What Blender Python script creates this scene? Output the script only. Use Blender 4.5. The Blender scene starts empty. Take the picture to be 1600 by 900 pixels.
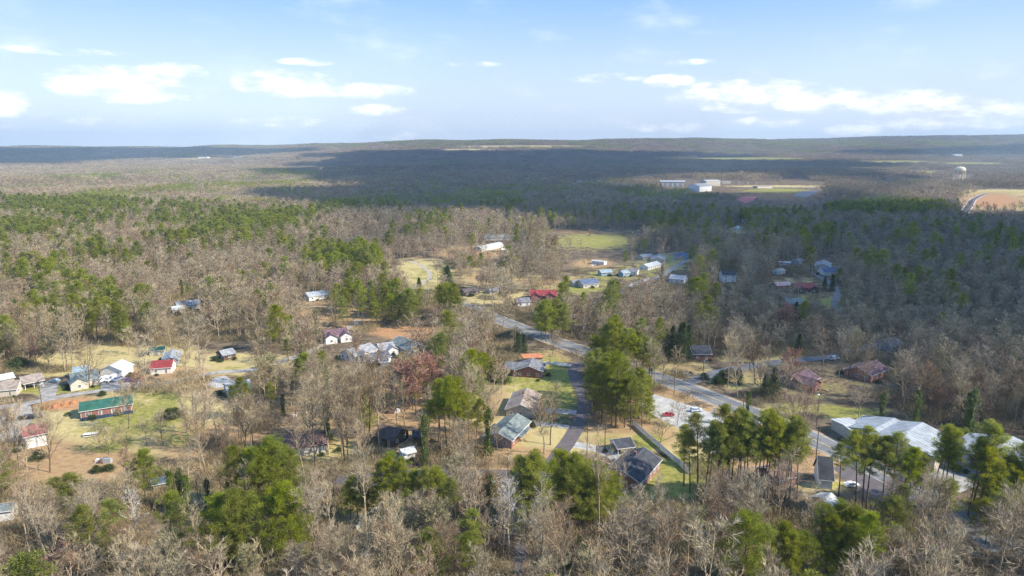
import bpy, bmesh, math, random
import numpy as np
from mathutils import Vector, Matrix, noise as mnoise

# ------------------------------------------------------------------ camera, sky, sun
sc = bpy.context.scene
C = sc.collection
R = math.radians
FPX, CAMH = 1066.667, 100.0
PITCH = math.atan(214 / FPX)
cam_d = bpy.data.cameras.new("camera")
cam_d.lens = 24; cam_d.sensor_width = 36
cam_d.clip_start = 1; cam_d.clip_end = 40000
cam = bpy.data.objects.new("camera", cam_d)
cam.location = (0, 0, CAMH)
cam.rotation_euler = (math.pi / 2 - PITCH, 0, 0)
C.objects.link(cam); sc.camera = cam

SUN_EL = R(38); SUN_AZ = math.atan2(0.95, -0.27)          # azimuth measured from +Y towards +X
SUN = Vector((math.sin(SUN_AZ) * math.cos(SUN_EL), math.cos(SUN_AZ) * math.cos(SUN_EL), math.sin(SUN_EL)))
sd = bpy.data.lights.new("sun", 'SUN'); sd.energy = 5.0; sd.angle = R(0.53); sd.color = (1, 0.905, 0.755)
so = bpy.data.objects.new("sun", sd); C.objects.link(so)
so.rotation_euler = SUN.to_track_quat('Z', 'Y').to_euler()

sc.view_settings.view_transform = 'Standard'; sc.view_settings.look = 'None'
sc.view_settings.gamma = 1; sc.view_settings.exposure = 0.76
cy = sc.cycles
cy.max_bounces = 6; cy.diffuse_bounces = 2; cy.glossy_bounces = 1; cy.transmission_bounces = 1
cy.volume_bounces = 0; cy.transparent_max_bounces = 8
cy.caustics_reflective = False; cy.caustics_refractive = False
cy.use_adaptive_sampling = True; cy.adaptive_threshold = 0.02
cy.use_denoising = True; cy.denoiser = 'OPENIMAGEDENOISE'; cy.denoising_input_passes = 'RGB_ALBEDO_NORMAL'; cy.denoising_prefilter = 'NONE'
sc.render.film_transparent = False
cy.sample_clamp_indirect = 4


class NT:
    """small helper over a node tree"""
    def __init__(s, tree): s.t = tree; s.n = tree.nodes; s.l = tree.links
    def new(s, typ, **kw):
        n = s.n.new(typ)
        for k, v in kw.items(): setattr(n, k, v)
        return n
    def put(s, sock, v):
        if hasattr(v, 'is_output'): s.l.new(v, sock)
        else:
            if hasattr(sock.default_value, '__len__') and not hasattr(v, '__len__'): v = [v] * len(sock.default_value)
            if hasattr(v, '__len__') and len(v) == 3 and len(sock.default_value) == 4: v = (*v, 1)
            sock.default_value = v
    def math(s, op, a, b=0.0, c=0.0, clamp=False):
        n = s.new('ShaderNodeMath', operation=op, use_clamp=clamp)
        s.put(n.inputs[0], a); s.put(n.inputs[1], b); s.put(n.inputs[2], c)
        return n.outputs[0]
    def mix(s, f, a, b):
        n = s.new('ShaderNodeMix', data_type='RGBA')
        s.put(n.inputs[0], f); s.put(n.inputs[6], a); s.put(n.inputs[7], b)
        return n.outputs[2]
    def noise(s, vec, scale, detail=4, rough=.55, dim='3D'):
        n = s.new('ShaderNodeTexNoise', noise_dimensions=dim)
        if vec is not None: s.l.new(vec, n.inputs['Vector'])
        n.inputs['Scale'].default_value = scale; n.inputs['Detail'].default_value = detail
        n.inputs['Roughness'].default_value = rough
        return n.outputs[0]
    def ramp(s, v, lo, hi):
        n = s.new('ShaderNodeMapRange', interpolation_type='SMOOTHSTEP')
        s.put(n.inputs[0], v); n.inputs[1].default_value = lo; n.inputs[2].default_value = hi
        return n.outputs[0]


world = bpy.data.worlds.new("World"); sc.world = world; world.use_nodes = True
W = NT(world.node_tree); W.n.clear()
skyn = W.new('ShaderNodeTexSky', sky_type='NISHITA'); skyn.sun_disc = False
skyn.sun_elevation = SUN_EL; skyn.sun_rotation = SUN_AZ
skyn.altitude = 300; skyn.air_density = 1.0; skyn.dust_density = 0.6; skyn.ozone_density = 2.2
tc = W.new('ShaderNodeTexCoord'); vdir = tc.outputs['Generated']
sep = W.new('ShaderNodeSeparateXYZ'); W.l.new(vdir, sep.inputs[0])
az = W.math('ARCTAN2', sep.outputs[0], sep.outputs[1])
el = W.math('ARCSINE', sep.outputs[2])
cmb = W.new('ShaderNodeCombineXYZ')
W.put(cmb.inputs[0], W.math('MULTIPLY', az, 1.0)); W.put(cmb.inputs[1], W.math('MULTIPLY', el, 2.6))
cn = W.noise(cmb.outputs[0], 22, 7, .6)
cn2 = W.noise(cmb.outputs[0], 7, 4, .55)
def dirpx(px, py):
    dx, dy = (px - 800) / FPX, (450 - py) / FPX
    y = math.cos(PITCH) + dy * math.sin(PITCH); z = -math.sin(PITCH) + dy * math.cos(PITCH)
    return math.atan2(dx, y), math.atan2(z, math.hypot(dx, y))
CLOUDS = [(185, 132, 105, 27, 1.), (270, 110, 55, 12, .8), (445, 130, 78, 20, 1.), (560, 142, 90, 12, .75), (590, 172, 50, 9, .6),
          (1170, 150, 130, 24, .95), (1320, 158, 120, 20, .8), (1440, 172, 110, 28, .95), (1045, 127, 40, 11, .7), (1560, 178, 70, 22, .6),
          (10, 160, 40, 22, .85), (95, 80, 120, 7, .3), (475, 97, 45, 6, .5), (740, 100, 45, 5, .25), (950, 122, 70, 8, .3),
          (300, 152, 25, 8, .5), (150, 190, 50, 8, .4), (450, 190, 90, 9, .42), (1200, 190, 60, 9, .45), (1335, 203, 50, 9, .6),
          (620, 212, 40, 8, .35), (1040, 200, 70, 9, .4), (1070, 97, 60, 5, .3), (20, 200, 40, 12, .4), (-220, 150, 120, 26, .9),
          (-420, 130, 90, 20, .8), (1900, 150, 160, 28, .9), (2200, 170, 120, 24, .8)]
acc = None
for (px, py, rx, ry, st) in CLOUDS:
    a0, e0 = dirpx(px, py); a1, _ = dirpx(px + rx, py); _, e1 = dirpx(px, py - ry)
    u = W.math('DIVIDE', W.math('SUBTRACT', az, a0), abs(a1 - a0) * 1.15)
    v = W.math('DIVIDE', W.math('SUBTRACT', el, e0), abs(e1 - e0) * 1.25)
    d = W.math('ADD', W.math('MULTIPLY', u, u), W.math('MULTIPLY', v, v))
    m = W.math('MULTIPLY', W.math('SUBTRACT', 1.0, d, clamp=True), st)
    acc = m if acc is None else W.math('MAXIMUM', acc, m)
# the same sort of small fair-weather cloud goes on over the rest of the sky
glob = W.math('MULTIPLY', W.ramp(W.noise(vdir, 2.6, 5, .6), .60, .75), W.ramp(W.math('ABSOLUTE', az), 1.05, 1.35))
blob = W.math('ADD', W.math('MULTIPLY', acc, .60), W.math('MULTIPLY', cn, 1.6))
cm = W.math('MULTIPLY', W.ramp(blob, .74, 1.46), W.ramp(acc, .0, .25))
wisp = W.math('MULTIPLY', W.ramp(cn2, .50, .8), W.math('MULTIPLY', W.ramp(el, -.02, .03), .34))
cloudm = W.math('MAXIMUM', W.math('MAXIMUM', cm, wisp), W.math('MULTIPLY', glob, .8), clamp=True)
hz = W.math('MULTIPLY', W.ramp(el, .27, .0), .93)
base = W.mix(hz, W.mix(.8, skyn.outputs[0], (1.1, 2.65, 5.6)), (5.2, 5.8, 6.5))
base = base
shade = W.mix(W.ramp(cn, .3, .62), (5.3, 5.6, 6.1), (8.2, 8.2, 8.1))
skyc = W.mix(W.math('MULTIPLY', cloudm, .92), base, shade)
bg = W.new('ShaderNodeBackground'); W.l.new(skyc, bg.inputs[0]); bg.inputs[1].default_value = 0.116
wo = W.new('ShaderNodeOutputWorld'); W.l.new(bg.outputs[0], wo.inputs[0])
world.cycles.sampling_method = 'MANUAL'; world.cycles.sample_map_resolution = 512

# ------------------------------------------------------------------ projection helpers
CP, SP = math.cos(PITCH), math.sin(PITCH)
HORIZ = [(-900, 16), (-200, 4), (0, 4), (300, 5), (450, 9), (600, 14), (850, 14.5), (960, 15.5), (1060, 17.5), (1200, 18), (1350, 20), (1600, 21.5), (2500, 25)]
hx = np.array([p[0] for p in HORIZ], float); hy = np.array([p[1] for p in HORIZ], float)
def sm(t): t = np.clip(t, 0, 1); return t * t * (3 - 2 * t)
def height(x, y):
    x = np.asarray(x, float); y = np.asarray(y, float)
    ys = np.maximum(y, 1.0)
    a = sm((y - 520) / 900)
    h = a * (7 * np.sin(x / 310 + 1.1) * np.sin(y / 270 + .5) + 5 * np.sin(x / 170 - y / 230))
    b = sm((y - 2200) / 2500)
    h += b * (11 * np.sin(y / 390 + x / 1300) + 9 * np.sin(x / 700 - y / 520 + 2))
    px = 800 + FPX * x / ys
    e = np.interp(px, hx, hy) / FPX
    target = CAMH + 8600 * e
    c = sm((y - 4300) / 4300)
    rid = 13 * np.sin(x / 900 + 1) + 10 * np.sin(x / 410 + y / 900) + 7 * np.sin(x / 190 + y / 600)
    h = h * (1 - .5 * c) + c * (target + rid - 12)
    d = sm((y - 9300) / 2500)
    return h * (1 - d) + d * 0
def hgt(x, y): return float(height(x, y))
def proj(x, y, z):
    zc = y * CP - (z - CAMH) * SP; yc = y * SP + (z - CAMH) * CP
    zc = np.maximum(zc, 1e-3)
    return 800 + FPX * x / zc, 450 - FPX * yc / zc
def at(px, py, z=None):
    """world point seen at photo pixel: on the terrain, or on the terrain raised by z metres"""
    dx, dy = (px - 800) / FPX, (450 - py) / FPX
    d = np.array([dx, CP + dy * SP, -SP + dy * CP])
    z = z or 0.0
    t = np.concatenate([np.arange(60, 1500, 1.0), np.arange(1500, 14000, 8.0)])
    P = d[None, :] * t[:, None]; P[:, 2] += CAMH
    g = P[:, 2] - height(P[:, 0], P[:, 1]) - z
    i = np.where(g < 0)[0]
    i = i[0] if len(i) else len(t) - 1
    if i > 0:
        f = g[i - 1] / (g[i - 1] - g[i] + 1e-9); p = P[i - 1] + (P[i] - P[i - 1]) * f
    else: p = P[0]
    return Vector((p[0], p[1], float(height(p[0], p[1]))))

# ------------------------------------------------------------------ materials
MATS = {}
def mat(name, col, rough=.8, var=.12, scale=1.5, metal=0., col2=None, spec=.3, objvar=0., coord='Object', bump=0., stretch=None, trans=0.):
    if name in MATS: return MATS[name]
    m = bpy.data.materials.new(name); m.use_nodes = True
    T = NT(m.node_tree); b = T.n['Principled BSDF']
    t = T.new('ShaderNodeTexCoord'); v = t.outputs[coord]
    if stretch:
        mp = T.new('ShaderNodeMapping'); T.l.new(v, mp.inputs[0]); mp.inputs['Scale'].default_value = stretch; v = mp.outputs[0]
    n = T.noise(v, scale, 5, .6)
    c2 = col2 or tuple(max(0, c * (1 - 2.2 * var)) for c in col)
    c1 = tuple(min(1, c * (1 + .6 * var)) for c in col)
    f = T.ramp(n, .32, .68)
    c = T.mix(f, c2, c1)
    if objvar:
        oi = T.new('ShaderNodeObjectInfo')
        hsv = T.new('ShaderNodeHueSaturation'); T.l.new(c, hsv.inputs['Color'])
        r = oi.outputs['Random']
        T.put(hsv.inputs['Value'], T.math('ADD', T.math('MULTIPLY', r, objvar * 2), 1 - objvar))
        r2 = T.math('FRACT', T.math('MULTIPLY', r, 17.3))
        T.put(hsv.inputs['Hue'], T.math('ADD', T.math('MULTIPLY', r2, objvar * .09), .5 - objvar * .045))
        r3 = T.math('FRACT', T.math('MULTIPLY', r, 31.7))
        T.put(hsv.inputs['Saturation'], T.math('ADD', T.math('MULTIPLY', r3, objvar * .9), 1 - objvar * .45))
        c = hsv.outputs[0]
    T.l.new(c, b.inputs['Base Color'])
    b.inputs['Roughness'].default_value = rough; b.inputs['Metallic'].default_value = metal
    b.inputs['Specular IOR Level'].default_value = spec
    if trans:
        tr = T.new('ShaderNodeBsdfTranslucent'); T.l.new(c, tr.inputs[0])
        mx = T.new('ShaderNodeMixShader'); mx.inputs[0].default_value = trans
        T.l.new(b.outputs[0], mx.inputs[1]); T.l.new(tr.outputs[0], mx.inputs[2])
        T.l.new(mx.outputs[0], T.n['Material Output'].inputs[0])
    if bump:
        bm_ = T.new('ShaderNodeBump'); bm_.inputs['Strength'].default_value = bump; bm_.inputs['Distance'].default_value = .05
        T.l.new(n, bm_.inputs['Height']); T.l.new(bm_.outputs[0], b.inputs['Normal'])
    MATS[name] = m
    return m

# ------------------------------------------------------------------ mesh helpers
def set_props(o, label=None, cat=None, group=None, kind=None):
    if label: o['label'] = label
    if cat: o['category'] = cat
    if group: o['group'] = group
    if kind: o['kind'] = kind
    return o
def link(name, me, parent=None, loc=None, rot=None):
    o = bpy.data.objects.new(name, me); C.objects.link(o)
    if parent is not None: o.parent = parent
    if loc is not None: o.location = loc
    if rot is not None: o.rotation_euler = rot
    return o
def empty(name, loc, rz=0., **kw):
    o = bpy.data.objects.new(name, None); C.objects.link(o); o.empty_display_size = .5
    o.location = loc; o.rotation_euler = (0, 0, rz)
    return set_props(o, **kw)
def mesh_np(name, V, F, mats, mi=None):
    """F: (n,3) or (n,4) array"""
    V = np.asarray(V, np.float32); F = np.asarray(F, np.int32); k = F.shape[1]
    me = bpy.data.meshes.new(name)
    me.vertices.add(len(V)); me.vertices.foreach_set('co', V.ravel())
    me.loops.add(F.size); me.loops.foreach_set('vertex_index', F.ravel())
    me.polygons.add(len(F)); me.polygons.foreach_set('loop_start', np.arange(0, F.size, k, dtype=np.int32))
    me.polygons.foreach_set('loop_total', np.full(len(F), k, np.int32))
    for m in mats: me.materials.append(m)
    if mi is not None: me.polygons.foreach_set('material_index', np.asarray(mi, np.int32))
    me.update(calc_edges=True)
    return me

class B:
    """collects polygons for one mesh"""
    def __init__(s): s.v = []; s.f = []; s.m = []
    def poly(s, pts, mi=0):
        i = len(s.v); s.v += [tuple(p) for p in pts]; s.f.append(tuple(range(i, i + len(pts)))); s.m.append(mi)
    def box(s, x0, x1, y0, y1, z0, z1, mi=0, tx=0., ty=0.):
        """box, its top drawn in by tx, ty"""
        a = [(x0, y0, z0), (x1, y0, z0), (x1, y1, z0), (x0, y1, z0), (x0 + tx, y0 + ty, z1), (x1 - tx, y0 + ty, z1), (x1 - tx, y1 - ty, z1), (x0 + tx, y1 - ty, z1)]
        i = len(s.v); s.v += a
        for q in ((3, 2, 1, 0), (4, 5, 6, 7), (0, 1, 5, 4), (1, 2, 6, 5), (2, 3, 7, 6), (3, 0, 4, 7)):
            s.f.append(tuple(i + j for j in q)); s.m.append(mi)
    def tube(s, p0, p1, r0, r1, n=6, mi=0, cap=True):
        p0 = Vector(p0); p1 = Vector(p1); d = (p1 - p0).normalized()
        u = d.orthogonal().normalized(); w = d.cross(u); i = len(s.v)
        for p, r in ((p0, r0), (p1, r1)):
            for k in range(n):
                a = 2 * math.pi * k / n; s.v.append(tuple(p + u * (r * math.cos(a)) + w * (r * math.sin(a))))
        for k in range(n):
            j = (k + 1) % n; s.f.append((i + k, i + j, i + n + j, i + n + k)); s.m.append(mi)
        if cap: s.f.append(tuple(i + n + k for k in range(n))); s.m.append(mi); s.f.append(tuple(i + n - 1 - k for k in range(n))); s.m.append(mi)
    def lathe(s, prof, n=16, mi=0, c=(0, 0)):
        i = len(s.v)
        for (r, z) in prof:
            for k in range(n):
                a = 2 * math.pi * k / n; s.v.append((c[0] + r * math.cos(a), c[1] + r * math.sin(a), z))
        for q in range(len(prof) - 1):
            for k in range(n):
                j = (k + 1) % n; s.f.append((i + q * n + k, i + q * n + j, i + (q + 1) * n + j, i + (q + 1) * n + k)); s.m.append(mi)
    def mesh(s, name, *mats):
        me = bpy.data.meshes.new(name); me.from_pydata(s.v, [], s.f)
        for m in mats: me.materials.append(m)
        me.polygons.foreach_set('material_index', s.m); me.update()
        return me
    def obj(s, name, mats, parent=None, **kw):
        if not isinstance(mats, (list, tuple)): mats = [mats]
        return set_props(link(name, s.mesh(name, *mats), parent), **kw)

# ------------------------------------------------------------------ ground
def nz(x, y, s, o=0.0): return mnoise.noise(Vector((x / s + o, y / s - o, o)))
# blobs in photo pixels of the ground: (cx, cy, rx, ry, lawn, straw, dry, dirt)
GB = [(210, 665, 130, 46, .5, 0, 1, 0), (215, 655, 70, 28, .85, 0, .5, 0), (300, 650, 60, 30, .3, .2, .9, 0), (185, 690, 80, 20, .5, .2, .6, 0), (110, 632, 60, 12, 0, .7, .5, .6), (90, 720, 70, 30, 0, 1, .2, .2),
      (70, 735, 90, 25, 0, 1, .1, .1), (100, 570, 110, 16, .1, .1, 1, 0), (220, 550, 90, 16, .1, .3, 1, 0), (60, 610, 60, 10, .6, .1, .6, 0), (135, 606, 30, 9, .8, .2, .3, 0),
      (260, 585, 90, 14, .1, .7, .6, 0), (370, 570, 90, 16, .3, .3, 1, 0), (330, 600, 40, 12, 0, .6, .6, .3), (250, 622, 70, 16, .5, .1, .8, 0), (430, 590, 60, 20, .1, .7, .5, .1),
      (230, 760, 140, 25, .15, .4, .8, 0), (330, 690, 100, 30, .2, .8, .4, 0), (500, 490, 100, 24, 0, .62, .35, .05), (420, 500, 70, 20, 0, .5, .3, 0), (580, 500, 90, 20, .1, .6, .5, 0),
      (660, 430, 50, 24, .4, .1, .9, 0), (650, 455, 70, 14, .5, .2, .7, 0), (750, 430, 60, 22, .2, .5, .6, 0), (770, 465, 60, 12, 0, .3, .7, .3), (740, 395, 50, 10, .2, 1, .2, .5),
      (930, 377, 85, 16, .55, 0, .5, 0), (920, 363, 100, 5, 0, .0, .2, .4), (940, 430, 60, 20, .4, .2, .3, 0), (925, 412, 36, 8, 0, .7, .4, .35), (905, 448, 50, 14, .6, .2, .4, 0), (1000, 425, 60, 16, .45, .1, .4, 0),
      (1040, 410, 60, 16, .4, .3, .6, 0), (850, 440, 60, 12, .1, .6, .8, .2), (640, 520, 70, 12, 0, .1, 0, .8),
      (865, 610, 38, 50, .85, 0, .5, 0), (850, 560, 45, 16, .5, .6, .5, 0), (800, 590, 22, 12, 1, 0, 0, 0), (770, 630, 45, 40, .1, .5, 1, .1), (810, 600, 35, 15, .5, .2, .8, 0), (840, 690, 60, 30, .2, .3, 1, 0),
      (820, 720, 70, 22, 0, .9, .4, .1), (970, 665, 55, 12, 0, 1, .1, .1), (950, 690, 55, 20, .3, .5, .7, 0), (1010, 690, 20, 15, .9, .3, .2, 0), (1050, 750, 60, 40, .9, 0, .2, 0), (985, 760, 60, 30, .9, 0, .2, 0),
      (1040, 680, 40, 30, .1, .5, .9, 0), (1080, 700, 40, 18, 0, .3, 1, 0), (1030, 620, 60, 10, 0, 1, .3, 0), (1120, 650, 60, 14, 0, 1, .4, 0), (1270, 720, 120, 18, 0, 1, .1, .2), (640, 655, 70, 30, .1, 1, .3, 0), (500, 700, 100, 18, .35, .3, .8, 0), (690, 690, 80, 20, .1, .8, .3, .1),
      (560, 720, 60, 14, .3, .2, .8, 0), (1070, 575, 40, 10, .1, .5, .9, 0), (1160, 595, 90, 18, .35, .35, .5, 0), (1190, 560, 60, 6, 0, .3, 1, 0), (1280, 600, 90, 34, .32, .4, .3, 0), (1330, 645, 60, 12, .7, 0, .3, 0), (1250, 640, 90, 12, .5, .1, .5, 0),
      (1420, 690, 60, 12, 0, .8, .6, .1), (1450, 710, 100, 16, 0, .2, .3, .3), (1290, 760, 40, 14, .5, .2, .7, 0), (1540, 742, 80, 14, .1, .3, .3, .3), (1280, 475, 60, 14, .6, .2, .6, 0), (1240, 440, 60, 12, .2, .3, .4, 0), (1550, 314, 48, 13, 0, .9, .9, .6),
      (1600, 318, 50, 9, .1, .4, .9, .3), (1570, 301, 90, 5, .35, .3, .9, 0), (1215, 298, 66, 4.5, .6, .1, .4, 0), (1210, 291, 100, 2, 0, .3, .6, 0), (1170, 249, 110, 3.2, .8, 0, .6, 0), (1250, 251, 60, 2.5, .0, .8, .7, .3), (1400, 254, 70, 3, 1, 0, .5, 0), (1520, 257, 60, 3, 1, 0, .5, 0),
      (1440, 270, 60, 3, .7, 0, .6, 0), (180, 285, 60, 2.5, 0, .3, 1, .6), (320, 248, 60, 1.5, .3, .0, .9, 0), (730, 234, 50, 1.5, .0, 0, 1, 0), (460, 262, 60, 4, 0, .6, .6, 0), (820, 229, 120, 1.8, 0, 0, .9, 0), (1560, 240, 90, 4, .2, .1, .8, 0), (1150, 360, 30, 6, .2, .3, .7, 0),
      (60, 400, 20, 4, 0, 0, .6, 0), (560, 645, 170, 55, .08, .62, .45, 0), (300, 600, 90, 24, .1, .6, .6, 0), (110, 730, 120, 34, 0, .9, .3, .1), (290, 740, 60, 20, .1, .6, .7, .2), (400, 750, 60, 20, .0, .8, .3, .2), (690, 740, 130, 10, .0, .5, .6, .0), (600, 800, 120, 24, .05, .5, .7, 0)]
def blobs_at(px, py):
    out = np.zeros((4,) + px.shape)
    for (cx, cy, rx, ry, *w) in GB:
        g = np.exp(-(((px - cx) / rx) ** 2 + ((py - cy) / ry) ** 2) * .8) * 1.2
        for k in range(4): out[k] = np.maximum(out[k], g * w[k])
    return np.clip(out, 0, 1)
ys = [-600.]
while ys[-1] < 13000:
    y = ys[-1]
    ys.append(y + (40 if y < 80 else (2.2 if y < 420 else 2.2 + (y - 420) * .009)))
ys = np.array(ys); NX = 340
s = np.linspace(-1, 1, NX)
hw = 700 + 0.98 * np.maximum(ys, 0)
X = s[None, :] * hw[:, None]; Y = np.repeat(ys[:, None], NX, 1)
Z = height(X, Y)
gi = np.arange(len(ys) * NX).reshape(len(ys), NX)
F = np.stack([gi[:-1, :-1], gi[:-1, 1:], gi[1:, 1:], gi[1:, :-1]], -1).reshape(-1, 4)
gm = bpy.data.materials.new("forest_floor_and_lawn"); gm.use_nodes = True
T = NT(gm.node_tree); b = T.n['Principled BSDF']; b.inputs['Roughness'].default_value = .95; b.inputs['Specular IOR Level'].default_value = .1
pos = T.new('ShaderNodeNewGeometry').outputs['Position']
at1 = T.new('ShaderNodeAttribute', attribute_name='cover'); s4 = T.new('ShaderNodeSeparateColor'); T.l.new(at1.outputs['Color'], s4.inputs[0])
lawn, straw, dry = s4.outputs[0], s4.outputs[1], s4.outputs[2]; dirt = at1.outputs['Alpha']
n1 = T.noise(pos, .09, 6, .65); n2 = T.noise(pos, .5, 5, .65); n3 = T.noise(pos, 2.6, 3, .6); n4 = T.noise(pos, .035, 4, .6)
def gate(w, n, k=.5): return T.ramp(T.math('ADD', w, T.math('MULTIPLY', T.math('SUBTRACT', n, .5), k * 2)), .3, .62)
c = T.mix(T.ramp(n1, .38, .62), (.075, .056, .038), (.19, .145, .095))
c = T.mix(T.math('MULTIPLY', T.ramp(n2, .5, .75), .55), c, (.30, .225, .145))
c = T.mix(gate(dry, n1), c, T.mix(T.ramp(n2, .3, .7), (.38, .31, .13), (.52, .43, .215)))
c = T.mix(gate(straw, n2, .6), c, T.mix(T.ramp(n2, .3, .7), (.29, .185, .095), (.41, .285, .155)))
c = T.mix(gate(lawn, n1, .7), c, T.mix(T.ramp(n2, .3, .7), (.16, .165, .038), (.33, .305, .09)))
c = T.mix(gate(dirt, n4, .4), c, T.mix(T.ramp(n2, .3, .7), (.33, .165, .075), (.46, .28, .15)))
c = T.mix(T.math('MULTIPLY', T.ramp(n3, .45, .75), .35), c, T.mix(.5, c, (.05, .045, .02)))
T.l.new(c, b.inputs['Base Color'])
gmesh = mesh_np("ground", np.stack([X, Y, Z], -1).reshape(-1, 3), F, [gm])
PXg, PYg = proj(X, Y, Z)
cov = blobs_at(PXg, PYg); cov[:, Y < 60] = 0
at_ = gmesh.color_attributes.new("cover", 'FLOAT_COLOR', 'POINT')
at_.data.foreach_set('color', np.moveaxis(cov, 0, -1).reshape(-1, 4).astype(np.float32).ravel())
gmesh.polygons.foreach_set('use_smooth', np.ones(len(F), bool))
set_props(link("ground", gmesh), kind='structure')

# ------------------------------------------------------------------ roads and paving
asphalt = mat("weathered_asphalt", (.185, .19, .198), .9, .2, .12, coord='Object', col2=(.13, .134, .14), spec=.15, bump=.2)
dark_asphalt = mat("dark_patched_asphalt", (.085, .075, .08), .9, .3, .25, col2=(.14, .12, .12))
gravel = mat("pale_gravel", (.34, .325, .305), .95, .25, .3, col2=(.22, .205, .185))
concrete = mat("pale_concrete", (.44, .43, .41), .9, .12, .3, col2=(.34, .33, .31))
track = mat("packed_dirt_track", (.40, .34, .28), .95, .2, .5, col2=(.28, .25, .22))
white_line = mat("white_road_paint", (.78, .78, .75), .7, .2, .8); yellow_line = mat("yellow_road_paint", (.70, .52, .16), .7, .2, .8)
ROADPTS = []                                  # (x, y, halfwidth) for keeping trees off
def spline(pts, step=2.0):
    P = [Vector((p.x, p.y)) for p in pts]; P = [P[0] * 2 - P[1]] + P + [P[-1] * 2 - P[-2]]
    out = []
    for i in range(1, len(P) - 2):
        n = max(2, int((P[i + 1] - P[i]).length / step))
        for k in range(n):
            t = k / n
            out.append(.5 * ((2 * P[i]) + (P[i + 1] - P[i - 1]) * t + (2 * P[i - 1] - 5 * P[i] + 4 * P[i + 1] - P[i + 2]) * t * t + (3 * P[i] - P[i - 1] - 3 * P[i + 1] + P[i + 2]) * t ** 3))
    out.append(P[-2]); return out
def ribbon(line, o0, o1, lift, dash=None):
    V = []; F = []; d_ = 0
    for i, p in enumerate(line):
        q = line[min(i + 1, len(line) - 1)] - line[max(i - 1, 0)]; n = Vector((q.y, -q.x)).normalized()
        for o in (o0, o1):
            w = p + n * o; V.append((w.x, w.y, hgt(w.x, w.y) + lift))
        if i:
            d_ += (line[i] - line[i - 1]).length
            if dash is None or (d_ % dash[0]) < dash[1]: F.append((2 * i - 2, 2 * i - 1, 2 * i + 1, 2 * i))
    return V, F
verge = mat("sandy_verge", (.40, .30, .19), .95, .25, .5, col2=(.25, .19, .12))
def road(name, pxs, width, m, lines=None, lift=.06, shoulder=0.):
    line = spline([at(*p) for p in pxs])
    V, F = ribbon(line, -width / 2, width / 2, lift)
    o = set_props(link(name, mesh_np(name, V, F, [m])), kind='structure')
    if shoulder:
        V, F = ribbon(line, -width / 2 - shoulder, width / 2 + shoulder, lift - .03); set_props(link('gravel_shoulder', mesh_np('gravel_shoulder', V, F, [verge])), kind='structure')
    for p in line[::2]: ROADPTS.append((p.x, p.y, width / 2))
    for (o0, o1, mm, dash) in lines or []:
        V, F = ribbon(line, o0, o1, lift + .006, dash)
        nm = 'yellow_centre_line' if mm is yellow_line else 'white_edge_line'
        set_props(link(nm, mesh_np(nm, V, F, [mm]), o), kind='structure')
    return line
def paving(name, pxs, m, lift=.04):
    bm = bmesh.new(); vs = [bm.verts.new((p.x, p.y, 0)) for p in [at(*q) for q in pxs]]
    f = bm.faces.new(vs); 
    if f.normal.z < 0: f.normal_flip()
    bmesh.ops.triangulate(bm, faces=[f])
    bmesh.ops.subdivide_edges(bm, edges=bm.edges[:], cuts=4, use_grid_fill=True)
    for v in bm.verts:
        v.co.z = hgt(v.co.x, v.co.y) + lift; ROADPTS.append((v.co.x, v.co.y, 1.5))
    me = bpy.data.meshes.new(name); bm.normal_update(); bm.to_mesh(me); bm.free(); me.materials.append(m)
    return set_props(link(name, me), kind='structure')
main_line = road("main_road", [(700, 470), (742, 483), (772, 496), (830, 519), (882, 538), (940, 559), (1000, 580), (1075, 607), (1150, 636), (1225, 666), (1300, 700), (1385, 742), (1480, 795), (1580, 860)], 11.4, asphalt,
     [(-.22, -.08, yellow_line, None), (.08, .22, yellow_line, None), (2.9, 3.02, yellow_line, (12, 4)), (-5.3, -5.12, white_line, None), (5.12, 5.3, white_line, None)], shoulder=1.3)
road("side_street", [(1050, 607), (1086, 594), (1130, 580), (1190, 569), (1250, 562), (1305, 556), (1345, 545), (1378, 537)], 6.5, asphalt, lift=.05)
road("curving_lane", [(906, 566), (897, 580), (903, 600), (913, 622), (912, 645), (903, 665), (888, 690), (870, 715), (862, 740)], 5.6, dark_asphalt, lift=.05)
road("lower_street", [(520, 752), (600, 742), (680, 738), (760, 739), (862, 741)], 4.6, dark_asphalt, lift=.042)
road("left_street", [(-60, 642), (20, 634), (70, 625), (130, 614), (200, 606), (262, 599), (300, 590), (340, 582), (400, 577), (445, 563), (500, 545)], 4.8, gravel, lift=.05)
road("far_left_drive", [(455, 560), (520, 530), (560, 500)], 3.5, track, lift=.042)
road("right_hill_lane", [(1330, 505), (1305, 480), (1308, 460), (1300, 445), (1280, 432), (1262, 425)], 5, asphalt)
road("village_street", [(975, 452), (1000, 440), (1030, 432), (1050, 420), (1075, 405)], 5.5, gravel)
road("village_lane", [(905, 485), (940, 470), (965, 458), (985, 448)], 4.5, asphalt)
road("park_track", [(633, 458), (650, 448), (672, 432), (660, 416), (640, 408)], 3.5, track)
road("new_estate_road", [(1506, 333), (1514, 322), (1522, 311), (1540, 303), (1562, 302)], 11, dark_asphalt,
     [(-6.9, -5.6, white_line, None), (5.6, 6.9, white_line, None)], lift=.12)
road("far_highway", [(1520, 293), (1560, 295), (1620, 297), (1700, 300)], 10, asphalt, lift=.12)
road("school_road", [(1150, 292), (1210, 292.5), (1280, 293)], 9, concrete, lift=.15)
road("bottom_driveway", [(786, 742), (794, 775), (800, 800), (812, 840), (814, 900)], 3.0, dark_asphalt, lift=.045)
road("white_drive", [(895, 694), (925, 700), (950, 708), (968, 718)], 5.0, concrete, lift=.045)
road("house_drive_upper", [(893, 571), (870, 568), (848, 567)], 4, concrete, lift=.045)
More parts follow.
